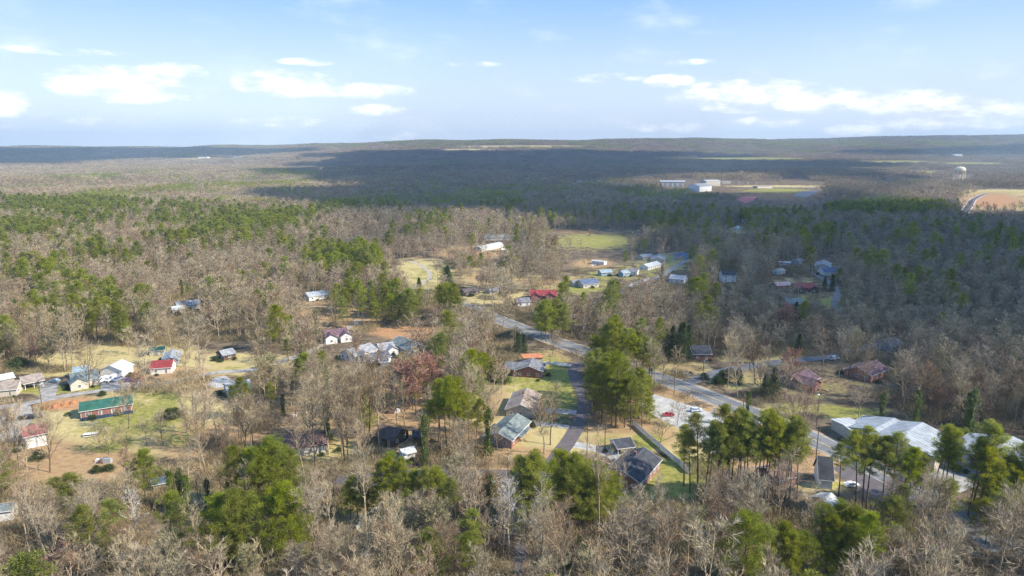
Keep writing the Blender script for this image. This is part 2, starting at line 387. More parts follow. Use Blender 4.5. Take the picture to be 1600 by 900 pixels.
road("house_drive_middle", [(907, 645), (880, 643), (838, 640)], 5.5, gravel, lift=.045)
road("house_drive_lower", [(893, 668), (860, 664), (825, 662)], 3.6, gravel, lift=.045)
paving("parking_lot", [(1022, 616), (1052, 625), (1100, 641), (1128, 652), (1150, 690), (1165, 720), (1120, 712), (1080, 680), (1052, 665), (1018, 648), (1000, 632)], concrete)
paving("gravel_yard", [(8, 632), (48, 634), (50, 640), (52, 655), (36, 672), (22, 690), (-5, 690), (-5, 650)], gravel)
paving("gravel_drive", [(62, 622), (60, 600), (78, 594), (92, 597), (86, 622)], gravel)
paving("vehicle_yard", [(158, 610), (156, 596), (190, 590), (225, 596), (215, 605)], gravel)
paving("workshop_yard", [(1300, 730), (1360, 722), (1420, 735), (1480, 760), (1440, 790), (1390, 785), (1330, 760)], dark_asphalt)
paving("concrete_pad", [(322, 603), (335, 589), (352, 588), (372, 598), (340, 607)], concrete)
paving("shop_apron", [(1440, 715), (1530, 712), (1560, 745), (1500, 770), (1445, 745)], gravel)
paving("running_track", [(1238, 306), (1252, 299), (1280, 297), (1272, 305), (1258, 309)], mat("grey_sport_surface", (.12, .14, .17), .8), .15)
paving("red_sport_court", [(1150, 312), (1160, 307.5), (1182, 307), (1178, 313), (1165, 318)], mat("red_sport_surface", (.42, .13, .13), .8), .16)

# ------------------------------------------------------------------ trees
bark_l = mat("pale_grey_bark", (.43, .35, .24), .9, .2, 2.5, objvar=.22)
bark_d = mat("brown_bark", (.17, .125, .09), .9, .25, 2.5, objvar=.2)
twig = mat("bare_twigs", (.46, .375, .24), .9, .22, .25, objvar=.22)
twig_far = mat("bare_twigs_wood", (.47, .385, .255), .9, .2, .05, objvar=.2)
twig_grey = mat("grey_bare_twigs", (.42, .35, .25), .9, .22, .25, objvar=.22)
twig_pink = mat("pinkish_bare_twigs", (.43, .33, .225), .9, .22, .25, objvar=.2)
twig_brown = mat("dark_brown_bare_twigs", (.32, .22, .135), .9, .22, .25, objvar=.2)
TW = [twig, twig_grey, twig_pink, twig, twig_brown, twig, twig_brown]
twig_red = mat("reddish_budding_twigs", (.40, .225, .17), .9, .2, .3, objvar=.15)
twig_gold = mat("golden_green_budding_twigs", (.37, .34, .18), .9, .2, .3, objvar=.2)
scrub_m = mat("scrub_stems", (.33, .265, .15), .9, .25, .4, objvar=.3)
needle = mat("pine_needles", (.32, .335, .042), .8, .28, .7, objvar=.26, col2=(.17, .205, .03), trans=.5)
needle_d = mat("dark_evergreen_needles", (.10, .14, .04), .8, .25, .7, objvar=.22, trans=.25)
ivy_m = mat("ivy_leaves", (.14, .20, .035), .6, .25, .8, objvar=.22, trans=.2)
blossom = mat("white_sycamore_bark", (.62, .58, .53), .85, .15, 2)

def rdirs(rng, n):
    v = rng.normal(size=(n, 3)); return v / np.linalg.norm(v, axis=1, keepdims=True)
def slivers(P, D, L, Wd, rng):
    """tapered single triangles from P along D, length L, base width Wd"""
    n = len(P); side = np.cross(D, rdirs(rng, n)); side /= np.linalg.norm(side, axis=1, keepdims=True) + 1e-9
    a = P - side * (Wd / 2)[:, None]; b_ = P + side * (Wd / 2)[:, None]; c_ = P + D * L[:, None]
    V = np.stack([a, b_, c_], 1).reshape(-1, 3); return V, np.arange(n * 3).reshape(-1, 3)
def prisms(S, n):
    """S: (k,8) p0,p1,r0,r1 -> open n-gon prisms as triangles"""
    S = np.asarray(S, float); p0, p1, r0, r1 = S[:, :3], S[:, 3:6], S[:, 6], S[:, 7]
    d = p1 - p0; d /= np.linalg.norm(d, axis=1, keepdims=True) + 1e-9
    ref = np.where(np.abs(d[:, 2:3]) > .9, [[1., 0, 0]], [[0, 0, 1.]])
    u = np.cross(d, ref); u /= np.linalg.norm(u, axis=1, keepdims=True); w = np.cross(d, u)
    a = 2 * np.pi * np.arange(n) / n
    ring = u[:, None, :] * np.cos(a)[None, :, None] + w[:, None, :] * np.sin(a)[None, :, None]
    V = np.concatenate([p0[:, None] + ring * r0[:, None, None], p1[:, None] + ring * r1[:, None, None]], 1).reshape(-1, 3)
    k = len(S); base = (np.arange(k) * 2 * n)[:, None]; i = np.arange(n)[None]; j = (i + 1) % n
    t1 = np.stack([base + i, base + j, base + n + j], -1); t2 = np.stack([base + i, base + n + j, base + n + i], -1)
    return V, np.concatenate([t1, t2], 1).reshape(-1, 3)
def cat(parts):
    V = []; F = []; o = 0
    for v, f in parts:
        V.append(v); F.append(f + o); o += len(v)
    return np.concatenate(V), np.concatenate(F)
def norm(v): return v / (np.linalg.norm(v, axis=-1, keepdims=True) + 1e-9)

def grow(rng, p, d, L, r, nseg, up=.1, wob=.12, r_end=.35):
    """a polyline limb, returns list of segments and points"""
    S = []; pts = [p]; q = p.copy(); dd = d.copy()
    for i in range(nseg):
        dd = norm(dd + rng.normal(size=3) * wob + np.array([0, 0, up]))
        n_ = q + dd * L / nseg
        ra = r * (1 - (1 - r_end) * i / nseg); rb = r * (1 - (1 - r_end) * (i + 1) / nseg)
        S.append([*q, *n_, ra, rb]); q = n_; pts.append(q)
    return S, pts, dd
def bare_tree(seed, H=20., start=.35, spread=.3, n1=13, n2=5, n3=4, ntw=7, up=.12, tw_w=.045, tw_l=1.0):
    rng = np.random.default_rng(seed)
    r0 = H * .0125
    forks = rng.random() < .4
    TS, tp, _ = grow(rng, np.zeros(3), norm(np.array([rng.normal() * .04, rng.normal() * .04, 1])), H * .93, r0, 9, .05, .045, .12)
    tp = np.array(tp); big = list(TS); mid = []; fine = []; TWP = []; TWD = []
    for i in range(n1):
        t = start + (1 - start) * ((i + rng.random() * .7) / n1) ** .9
        k = min(t * 9, 8.99); a = int(k); p = tp[a] + (tp[a + 1] - tp[a]) * (k - a)
        az_ = i * 2.4 + rng.normal() * .4; rise = .55 + 1.0 * t + rng.normal() * .15
        d = norm(np.array([math.cos(az_), math.sin(az_), rise]))
        prof = math.sin(math.pi * min(1, (.28 + .72 * (1 - t) / (1 - start)))) ** .6 if t > start else 1
        L = H * spread * (.55 + .6 * (1 - t)) * rng.uniform(.8, 1.2) + 1.0
        r = r0 * (1 - .78 * t) * .8
        S, pts, _ = grow(rng, p, d, L, r, 4, up, .16, .25); big += S; pts = np.array(pts)
        for j in range(n2):
            u = .25 + .75 * (j + rng.random()) / n2; kk = min(u * 4, 3.99); a2 = int(kk); p2 = pts[a2] + (pts[a2 + 1] - pts[a2]) * (kk - a2)
            d2 = norm(norm(pts[a2 + 1] - pts[a2]) + rdirs(rng, 1)[0] * .8 + np.array([0, 0, .25]))
            L2 = L * rng.uniform(.3, .5) * (1.2 - .5 * u) + .5
            S2, q, _ = grow(rng, p2, d2, L2, r * .5, 3, up, .2, .3); mid += S2; q = np.array(q)
            for m_ in range(n3):
                uu = .3 + .7 * (m_ + rng.random()) / n3; k3 = min(uu * 3, 2.99); a3 = int(k3); p3 = q[a3] + (q[a3 + 1] - q[a3]) * (k3 - a3)
                d3 = norm(norm(q[a3 + 1] - q[a3]) + rdirs(rng, 1)[0] * .9 + np.array([0, 0, .25]))
                L3 = L2 * rng.uniform(.35, .6) + .4
                fine.append((p3, d3, L3)); 
                for _ in range(ntw):
                    s_ = rng.uniform(.2, 1); TWP.append(p3 + d3 * L3 * s_); TWD.append(norm(d3 + rdirs(rng, 1)[0] * .75 + np.array([0, 0, .2])))
    TWP = np.array(TWP); TWD = np.array(TWD)
    trunk = cat([prisms(TS, 6), prisms(big[len(TS):], 4), prisms(mid, 3)])
    tv = slivers(TWP, TWD, rng.uniform(.5, 1.3, len(TWP)) * tw_l, np.full(len(TWP), tw_w), rng)
    fp = np.array([f[0] for f in fine]); fd = np.array([f[1] for f in fine]); fl = np.array([f[2] for f in fine])
    crown = cat([slivers(fp, fd, fl * 1.1, np.full(len(fp), .09), rng), tv])
    return trunk, crown
def pine_tree(seed, H=24., start=.5, width=4.2, nb=46, clump=3, nneed=34, cone=.5, nl=.62, nw=.13, cr=.75):
    rng = np.random.default_rng(seed)
    TS, tp, _ = grow(rng, np.zeros(3), norm(np.array([rng.normal() * .03, rng.normal() * .03, 1])), H * .97, H * .0105, 9, .05, .02, .2)
    tp = np.array(tp); BR = []; CP_ = []; 
    # a few dead stubs below the crown
    for i in range(7):
        t = rng.uniform(.6 * start, start); k = t * 9; a = int(k); p = tp[a] + (tp[a + 1] - tp[a]) * (k - a); az_ = rng.random() * 6.3
        BR.append([*p, *(p + np.array([math.cos(az_), math.sin(az_), .1]) * rng.uniform(.5, 1.6)), .04, .015])
    for i in range(nb):
        t = start + (1 - start) * (i + rng.random()) / nb; k = min(t * 9, 8.99); a = int(k); p = tp[a] + (tp[a + 1] - tp[a]) * (k - a)
        f = (t - start) / (1 - start)
        prof = (math.sin(math.pi * (f * .80 + .17)) ** .8) * (1 - cone) + cone * (1.03 - f)
        L = width * prof * rng.uniform(.4, 1.3) + .3
        az_ = i * 2.399 + rng.normal() * .5
        d = norm(np.array([math.cos(az_), math.sin(az_), .15 + .8 * f + rng.normal() * .15]))
        e = p + d * L; BR.append([*p, *e, .07 * (1 - f * .5), .02])
        for c_ in range(clump):
            s_ = 1 - .62 * c_ / clump * rng.uniform(.6, 1.3); CP_.append(p + d * L * s_ + rng.normal(size=3) * .45 * L / width)
    CP_.append(tp[-1]); CP_.append(tp[-1] - [0, 0, .6])
    CP_ = np.array(CP_); n = len(CP_)
    cidx = np.repeat(np.arange(n), nneed); m = len(cidx)
    rad = rdirs(rng, m); size = rng.uniform(.6, 1.25, n)[cidx]
    P = CP_[cidx] + rad * (rng.random(m) ** .5 * cr * size)[:, None] * np.array([1, 1, .62])
    D = norm(rad + rdirs(rng, m) * .7 + np.array([0, 0, .45]))
    tv = slivers(P, D, rng.uniform(.6, 1.3, m) * nl, np.full(m, nw), rng)
    return cat([prisms(TS, 6), prisms(BR, 3)]), tv
def leafy(seed, H, fn, n, nl=.5, nw=.2, up=.2):
    """leaf faces through a volume: fn(t, rng) gives the radius at height fraction t"""
    rng = np.random.default_rng(seed)
    nc = max(8, n // 40); t = rng.random(nc) ** .9; a = rng.random(nc) * 6.283; r = np.array([fn(x) for x in t]) * rng.uniform(.35, 1.0, nc)
    Cn = np.stack([np.cos(a) * r, np.sin(a) * r, t * H], 1); ci = rng.integers(0, nc, n)
    rr = np.array([fn(x) for x in t]) * .38 + .25
    rad = rdirs(rng, n); P = Cn[ci] + rad * (rng.random(n) ** .4 * rr[ci])[:, None]; P[:, 2] = np.abs(P[:, 2])
    D = norm(rad + rdirs(rng, n) * .6 + np.array([0, 0, up]))
    return slivers(P, D, rng.uniform(.6, 1.3, n) * nl, np.full(n, nw), rng)
def mk(name, vf, m): return mesh_np(name, vf[0], vf[1], [m])
KINDS = {}     # kind -> list of (height, trunk mesh, crown mesh)
def reg(kind, H, tr, cr, mt, mc): KINDS.setdefault(kind, []).append((H, mk(kind + "_trunk", tr, mt), mk(kind + "_crown", cr, mc)))
for i in range(7):
    tr, cr = bare_tree(10 + i, 20, .30 + .06 * (i % 3), .25 + .05 * (i % 3), 15, 6, 5, 6, .12, .036); reg('bare_tree', 20, tr, cr, bark_l if i % 3 else bark_d, TW[i])
for i in range(3):
    tr, cr = bare_tree(40 + i, 22, .5, .17, 12, 4, 4, 6, .2, .036); reg('slender_bare_tree', 22, tr, cr, bark_l, TW[i + 1])
for i in range(2):
    tr, cr = bare_tree(50 + i, 12, .2, .42, 14, 5, 5, 7, .02, .036); reg('spreading_bare_tree', 12, tr, cr, bark_d, twig)
for i in range(2):
    tr, cr = bare_tree(60 + i, 10, .22, .38, 14, 5, 5, 14, .05, .075, .7); reg('budding_tree', 10, tr, cr, bark_d, twig_red)
for i in range(2):
    tr, cr = bare_tree(66 + i, 11, .2, .3, 14, 5, 5, 14, .12, .08, .7); reg('golden_budding_tree', 11, tr, cr, bark_l, twig_gold)
tr, cr = bare_tree(71, 22, .3, .16, 20, 3, 3, 3, .02, .06); reg('sycamore_tree', 22, tr, cr, blossom, blossom)
for i in range(6):
    tr, cr = pine_tree(80 + i, 25, .52 + .05 * (i % 3), 3.8 + .5 * (i % 2), 46, 3, 66, .35 + .12 * (i % 3), .50, .08, .74); reg('tall_pine', 25, tr, cr, bark_d, needle)
for i in range(4):
    tr, cr = pine_tree(90 + i, 18, .2 + .05 * i, 5.2, 70, 3, 66, .4, .50, .08, .82); reg('bushy_pine', 18, tr, cr, bark_d, needle)
for i in range(2):
    cr = leafy(100 + i, 11, lambda t: 2.6 * (1 - t) ** .8 + .2, 6500, .42, .15); reg('cedar_tree', 11, prisms([[0, 0, 0, 0, 0, 10, .22, .05]], 6), cr, bark_d, needle_d)
for i in range(2):
    rng = np.random.default_rng(i + 300); tr, _ = bare_tree(110 + i, 19, .45, .2, 8, 2, 2, 1)
    cr = leafy(110 + i, 16, lambda t: 1.25 + .5 * math.sin(t * 9 + 1) - .7 * t ** 2, 5000, .34, .2); reg('ivy_clad_tree', 19, tr, cr, bark_l, ivy_m)
for i in range(2):
    cr = leafy(120 + i, 2.6, lambda t: 1.9 * math.sqrt(max(.02, 1 - t * t)), 2600, .32, .14); reg('evergreen_bush', 2.6, prisms([[0, 0, 0, 0, 0, 1.6, .1, .04]], 5), cr, bark_d, needle_d)

# light versions for the woods farther off, one mesh each (bark slot 0, crown slot 1)
def joined(name, tr, cr, mt, mc):
    V, F = cat([tr, cr]); return mesh_np(name, V, F, [mt, mc], [0] * len(tr[1]) + [1] * len(cr[1]))
srcs = bpy.data.collections.new("wood_members")           # only read by the woods' scatter
def src(name, me):
    o = bpy.data.objects.new(name, me); srcs.objects.link(o); return o
WOOD = []                                                  # (height, object)
def add_wood(tag_, H, me): WOOD.append((tag_, H)); src("m%02d" % (len(WOOD) - 1), me)
for i in range(6): tr, cr = bare_tree(210 + i, 20, .32, .27, 11, 4, 4, 8, .12, .075, 1.25); add_wood('bare', 20, joined("wood_bare", tr, cr, bark_l, TW[i]))
for i in range(2): tr, cr = bare_tree(220 + i, 10, .2, .36, 10, 4, 4, 10, .05, .09, .8); add_wood('red', 10, joined("wood_red", tr, cr, bark_d, twig_red))
for i in range(3): tr, cr = pine_tree(230 + i, 22, .42, 4.2, 34, 3, 26, .4, .9, .2, .95); add_wood('pine', 22, joined("wood_pine", tr, cr, bark_d, needle))
def scrub(seed, H=2.8):
    rng = np.random.default_rng(seed); n = 420; P = rng.normal(size=(n, 3)) * [1.5, 1.5, 0]; P[:, 2] = rng.random(n) * H * .45
    D = norm(rdirs(rng, n) * .8 + [0, 0, 1.1]); return slivers(P, D, rng.uniform(.4, 1, n) * H * .55, np.full(n, .06), rng)
for i in range(3): V, F = scrub(240 + i); add_wood('scrub', 2.8, mesh_np("wood_scrub", V, F, [scrub_m, scrub_m]))
def patch(seed, size, frac, mix=(.35, .3, .2, .15)):
    """a plot of simplified trees for the woods beyond a kilometre or so"""
    rng = np.random.default_rng(seed); parts = []; mi = []
    cell = 7.9; k = int(size / cell + .5)
    for a in range(k):
        for b_ in range(k):
            x, y = (a + rng.random()) * cell - size / 2, (b_ + rng.random()) * cell - size / 2
            pine = rng.random() < frac; H = rng.uniform(12, 24); o = np.array([x, y, 0]); w = rng.uniform(.8, 1.35)
            if pine:
                n = 56; rad = rdirs(rng, n); c_ = rad * [3.2 * w, 3.2 * w, 3.8] * (rng.random(n) ** .33)[:, None] + [0, 0, H - 4]
                v = slivers(c_ + o, norm(rad + [0, 0, .5]), rng.uniform(1.0, 2.0, n), np.full(n, .8), rng); m_ = 2
            else:
                n = 72; rad = rdirs(rng, n); rad[:, 2] = np.abs(rad[:, 2]) * 1.1 - .1; c_ = rad * [3.7 * w, 3.7 * w, 5 * w] * (rng.random(n) ** .4)[:, None] + [0, 0, H - 6.5 * w]
                v = slivers(c_ + o, norm(rad * .8 + rdirs(rng, n) * .3 + [0, 0, .7]), rng.uniform(1.5, 3.0, n), np.full(n, .34), rng); m_ = [1, 3, 4, 5][int(rng.choice(4, p=mix))]
            tk = slivers(o[None], np.array([[0, 0, 1.]]), np.array([H]), np.array([.7]), rng)
            parts += [tk, v]; mi += [0] + [m_] * n
    V, F = cat(parts); return mesh_np("wood_plot", V, F, [bark_l, twig_far, needle, twig_grey, twig_pink, twig_brown], mi)
for i, mx_ in enumerate(((.6, .2, .15, .05), (.1, .2, .1, .6), (.15, .6, .15, .1), (.2, .15, .6, .05))): add_wood('pbare', 63, patch(250 + i, 63, (.03, .08, .04, .03)[i], mx_))
for i in range(2): add_wood('ppine', 63, patch(255 + i, 63, .85))
for i in range(2): add_wood('pmix', 63, patch(258 + i, 63, .4))

# ------------------------------------------------------------------ buildings
def shingle(name, col, var=.25): return mat(name, col, .9, var, .45, col2=tuple(c * .62 for c in col), stretch=(1, 1.6, 1), bump=.3)
RF = dict(charcoal=shingle("charcoal_shingles", (.06, .065, .078)), grey=shingle("grey_shingles", (.185, .19, .21)), lgrey=shingle("light_grey_shingles", (.30, .31, .33)),
          beige=shingle("beige_shingles", (.31, .26, .225)), brown=shingle("brown_shingles", (.17, .105, .085)), dbrown=shingle("dark_brown_shingles", (.11, .09, .085)),
          green=mat("green_metal_roofing", (.035, .125, .09), .6, .14, .4, spec=.3), red=mat("red_metal_roofing", (.27, .045, .045), .55, .1, .4), dred=mat("faded_red_metal_roofing", (.30, .11, .10), .7, .2, .6),
          blue=shingle("slate_blue_shingles", (.11, .15, .24)), sky=mat("pale_blue_roofing", (.27, .345, .40), .6, .1, .5), tin=mat("galvanised_tin_roofing", (.36, .39, .415), .55, .14, .35, col2=(.26, .285, .305), spec=.5),
          rust=mat("rusty_tin_roofing", (.42, .20, .15), .8, .3, .5, col2=(.52, .48, .47)), white=mat("white_metal_roofing", (.50, .52, .53), .6, .08, .4), plum=shingle("plum_brown_shingles", (.16, .10, .12)),
          orange=mat("orange_metal_roofing", (.55, .22, .10), .7, .12, .5), greygreen=shingle("grey_green_shingles", (.19, .225, .22)))
def brick(name, c1, c2):
    if name in MATS: return MATS[name]
    m = mat(name, c1, .9, .15, 2); T = NT(m.node_tree); b = T.n['Principled BSDF']
    t = T.new('ShaderNodeTexCoord'); br = T.new('ShaderNodeTexBrick'); T.l.new(t.outputs['Object'], br.inputs[0])
    mp = T.new('ShaderNodeMapping'); T.l.new(t.outputs['Object'], mp.inputs[0]); mp.inputs['Rotation'].default_value = (R(90), 0, 0); T.l.new(mp.outputs[0], br.inputs[0])
    br.inputs['Color1'].default_value = (*c1, 1); br.inputs['Color2'].default_value = (*c2, 1); br.inputs['Mortar'].default_value = (.4, .36, .33, 1)
    br.inputs['Scale'].default_value = 2.2; br.inputs['Mortar Size'].default_value = .012
    T.l.new(br.outputs[0], b.inputs['Base Color']); return m
WL = dict(white=mat("white_siding", (.74, .73, .70), .7, .05, 1), cream=mat("cream_siding", (.56, .52, .44), .8, .08, 1), brick=brick("red_brick", (.30, .12, .085), (.22, .085, .065)), grey=mat("grey_siding", (.34, .35, .36), .8, .1, 1),
          metal=mat("grey_metal_cladding", (.38, .41, .44), .5, .12, .8), tan=mat("tan_block_wall", (.50, .44, .37), .85, .12, 1), blue=mat("pale_blue_siding", (.30, .40, .46), .8, .08, 1), wood=mat("dark_timber_siding", (.14, .095, .07), .9, .2, 1), red=mat("brick_orange_wall", (.42, .20, .14), .9, .15, 1))
glass = mat("window_glass", (.05, .06, .08), .12, .1, 1, spec=.6); trimw = mat("white_trim", (.78, .77, .75), .6, .04, 2); trimd = mat("dark_trim", (.10, .09, .09), .7, .1, 2)
insulp = mat("grey_vent_pipe", (.35, .35, .36), .5, .05, 3)
doorm = mat("painted_door", (.30, .22, .18), .6, .1, 2); chim = mat("chimney_brick", (.26, .13, .10), .9, .2, 3)
HOUSES = []      # (x, y, halflen, halfwid, angle, label phrase, px, py, visible rect)
def building(name, pa, pb, wid, wall, roof, label, cat_='house', phrase=None, h=2.7, rise=None, ov=.45, windows=True, door=True, chimney=False,
             hip=False, open_front=False, ribs=0, keep=True, group=None, porch=False, cross=(), flat=False, arch=False, extra=None, sides=('f', 'b', 'l', 'r'), bays=0, wcol=None):
    rise = (.0 if flat else wid * .22) if rise is None else rise
    hr = h + rise
    A, Bp = at(*pa, z=hr), at(*pb, z=hr); c_ = (A + Bp) / 2; d = Bp - A; L = max(3.0, math.hypot(d.x, d.y)); ang = math.atan2(d.y, d.x)
    if hip: L += wid * .6
    z0 = hgt(c_.x, c_.y)
    root = empty(name, (c_.x, c_.y, z0), ang, label=label, cat=cat_, group=group)
    x, y = L / 2, wid / 2
    wm, rm = WL[wall], RF[roof]
    b = B()
    if open_front:                                        # posts and a back wall instead of walls
        pass
    elif hip or flat:
        b.box(-x, x, -y, y, -1.0, h + (0 if flat else 0))
    else:
        b.box(-x, x, -y, y, -1.0, h)
        for sx in (-x, x):
            t_ = .0; g = [(sx, -y, h), (sx, y, h), (sx, 0, h + rise)]
            if sx > 0: b.poly(g)
            else: b.poly(g[::-1])
    if not open_front: b.obj('wall', wm, root)
    if open_front:
        for sx in (-x + .3, 0, x - .3):
            for sy in (-y + .3, y - .3):
                pb_ = B(); pb_.box(sx - .09, sx + .09, sy - .09, sy + .09, -.6, h + .02); pb_.obj('post', trimw, root)
        for sx, ss in ((-x, 1), (x, -1)):
            pb_ = B(); g = [(sx, -y, h), (sx, y, h), (sx, 0, h + rise)]
            pb_.poly(g if sx > 0 else g[::-1]); g2 = [(p[0] + ss * .08, p[1], p[2]) for p in g]; pb_.poly(g2[::-1] if sx > 0 else g2); pb_.obj('gable_end', trimw, root)
    # roof: slabs with thickness and overhang
    b = B(); th = .16; X_ = x + ov; Y_ = y + ov; drop = rise * ov / max(y, .1)
    if arch:
        n = 10; P = []
        for k in range(n + 1):
            a = math.pi * k / n; P.append((-math.cos(a) * (y + .05), h + math.sin(a) * rise))
        for k in range(n):
            (y0, za), (y1, zb) = P[k], P[k + 1]
            b.poly([(-x, y0, za), (x, y0, za), (x, y1, zb), (-x, y1, zb)][::-1 if False else 1])
            b.poly([(-x, y0, za), (-x, y1, zb), (-x, 0, h - .05)]); b.poly([(x, y0, za), (x, 0, h - .05), (x, y1, zb)])
    elif flat:
        b.box(-X_, X_, -Y_, Y_, h, h + .3)
    elif hip:
        rx = max(.2, x - y)
        lo = [(-X_, -Y_, h - .05), (X_, -Y_, h - .05), (X_, Y_, h - .05), (-X_, Y_, h - .05)]; up = [(p[0], p[1], p[2] + th) for p in lo]; r1 = (-rx, 0, h + rise + th); r2 = (rx, 0, h + rise + th)
        b.poly([up[0], up[1], r2, r1]); b.poly([up[1], up[2], r2]); b.poly([up[2], up[3], r1, r2]); b.poly([up[3], up[0], r1]); b.poly(lo[::-1])
        for k in range(4): b.poly([lo[k], lo[(k + 1) % 4], up[(k + 1) % 4], up[k]])
    else:
        for s_ in (-1, 1):
            e0 = (-X_, s_ * Y_, h - drop + .02); e1 = (X_, s_ * Y_, h - drop + .02); r0 = (-X_, 0, h + rise + .02); r1 = (X_, 0, h + rise + .02)
            upf = lambda p: (p[0], p[1], p[2] + th)
            q = [e0, e1, r1, r0] if s_ < 0 else [e1, e0, r0, r1]
            b.poly([upf(p) for p in q]); b.poly(q[::-1])
            for k in range(4): b.poly([q[k], q[(k + 1) % 4], upf(q[(k + 1) % 4]), upf(q[k])])
    if ribs and not flat:
        nr = int(2 * X_ / ribs); sl = math.hypot(Y_, rise + drop)
        for k in range(nr + 1):
            xx = -X_ + .05 + (2 * X_ - .1) * k / nr
            for s_ in (-1, 1):
                p0 = (xx, s_ * (Y_ - .03), h - drop + .02 + th + .02); p1 = (xx, s_ * .03, h + rise + .02 + th + .0)
                w_ = .045
                b.poly([(p0[0] - w_, p0[1], p0[2] + .05), (p0[0] + w_, p0[1], p0[2] + .05), (p1[0] + w_, p1[1], p1[2] + .05), (p1[0] - w_, p1[1], p1[2] + .05)][::1 if s_ < 0 else -1])
                b.poly([(p0[0] - w_, p0[1], p0[2] - .03), (p0[0] - w_, p0[1], p0[2] + .05), (p1[0] - w_, p1[1], p1[2] + .05), (p1[0] - w_, p1[1], p1[2] - .03)])
                b.poly([(p0[0] + w_, p0[1], p0[2] - .03), (p0[0] + w_, p0[1], p0[2] + .05), (p1[0] + w_, p1[1], p1[2] + .05), (p1[0] + w_, p1[1], p1[2] - .03)])
    ro = b.obj('roof', rm, root)
    if not (flat or hip or arch) and L < 60:
        b = B(); fz = .2
        for sx in (-X_ - .045, X_ + .001):
            for s_ in (-1, 1):
                e = (s_ * Y_, h - drop + .0); r_ = (0, h + rise + .0)
                P = [(sx, e[0], e[1]), (sx, r_[0], r_[1]), (sx, r_[0], r_[1] + fz), (sx, e[0], e[1] + fz)]; Q = [(p[0] + .044, p[1], p[2]) for p in P]
                b.poly(P); b.poly(Q[::-1])
                for k in range(4): b.poly([P[k], Q[k], Q[(k + 1) % 4], P[(k + 1) % 4]])
        for s_ in (-1, 1): b.box(-X_, X_, *sorted((s_ * (Y_ + .001), s_ * (Y_ + .09))), h - drop, h - drop + .17)
        b.obj('fascia', trimw if wall != 'wood' else trimd, ro)
        if windows:
            for (vx, vy) in ((x * .2, y * .4), (-x * .5, -y * .45), (x * .6, -y * .3)):
                b = B(); zz = h + rise * (1 - abs(vy) / y); b.tube((vx, vy, zz - .1), (vx, vy, zz + .65), .09, .09, 6); b.obj('vent_pipe', insulp, ro)
    if chimney:
        b = B(); b.box(x * .35 - .4, x * .35 + .4, -.35 + .6, .35 + .6, h + rise * .4, h + rise + .9); b.box(x * .35 - .47, x * .35 + .47, -.42 + .6, .42 + .6, h + rise + .9, h + rise + 1.02); b.obj('chimney', chim, ro)
    tm = trimw if wcol is None else wcol
    def opening(fx, fy, nx, ny, w_, hh, zb, kind):
        """frame and pane set on the wall at (fx, fy) with outward normal (nx, ny)"""
        b = B(); t = .06
        def pt(u, o, z): return (fx + nx * o - ny * u, fy + ny * o + nx * u, z)
        def bx(b, u0, u1, z0_, z1_, o0, o1):
            P = [pt(u0, o0, z0_), pt(u1, o0, z0_), pt(u1, o0, z1_), pt(u0, o0, z1_)]; Q = [pt(u0, o1, z0_), pt(u1, o1, z0_), pt(u1, o1, z1_), pt(u0, o1, z1_)]
            b.poly(Q)
            for k in range(4): b.poly([P[k], P[(k + 1) % 4], Q[(k + 1) % 4], Q[k]])
        e = .11
        bx(b, -w_ / 2, w_ / 2, zb + hh - e, zb + hh, 0, t); bx(b, -w_ / 2, w_ / 2, zb, zb + e, 0, t + (.05 if kind == 'window' else 0))
        bx(b, -w_ / 2, -w_ / 2 + e, zb + e, zb + hh - e, 0, t); bx(b, w_ / 2 - e, w_ / 2, zb + e, zb + hh - e, 0, t)
        if kind == 'window': bx(b, -w_ / 2 + e, w_ / 2 - e, zb + hh / 2 - .04, zb + hh / 2 + .04, 0, t - .01)
        o = b.obj(kind, tm, root)
        b = B(); bx(b, -w_ / 2 + e, w_ / 2 - e, zb + e, zb + hh - e, 0, .025); b.obj('pane' if kind == 'window' else ('door_leaf' if kind == 'door' else 'door_panel'), glass if kind == 'window' else (doorm if kind == 'door' else trimw), o)
    if windows and not open_front:
        storeys = [0.95] if h < 4.6 else [0.95, 3.7]
        for zs in storeys:
            for (nx, ny, ln, off) in ((0, -1, L, y), (0, 1, L, y), (1, 0, wid, x), (-1, 0, wid, x)):
                k = max(1, int(ln / 3.6))
                for i in range(k):
                    u = -ln / 2 + ln * (i + .5) / k
                    isd = door and zs < 1 and i == k // 2 and abs(ny) > .5 and k > 1
                    fx, fy = (nx * off - ny * u, ny * off + nx * u)
                    if isd: opening(fx, fy, nx, ny, 1.05, 2.15, 0.05, 'door')
                    else: opening(fx, fy, nx, ny, 1.25, 1.25, zs, 'window')
    for i in range(bays):
        u = -x + L * (i + .5) / bays; opening(u, -y, 0, -1, min(3.4, L / bays * .8), h * .75, .05, 'bay_door')
    if porch:
        b = B(); b.box(-x * .5, x * .5, -y - 2.2, -y - ov - .01, h - .35, h - .2); b.obj('porch_roof', rm, root)
        for sx in (-x * .48, 0, x * .48): b = B(); b.box(sx - .07, sx + .07, -y - 2.1, -y - 1.96, -.4, h - .34); b.obj('porch_post', trimw, root)
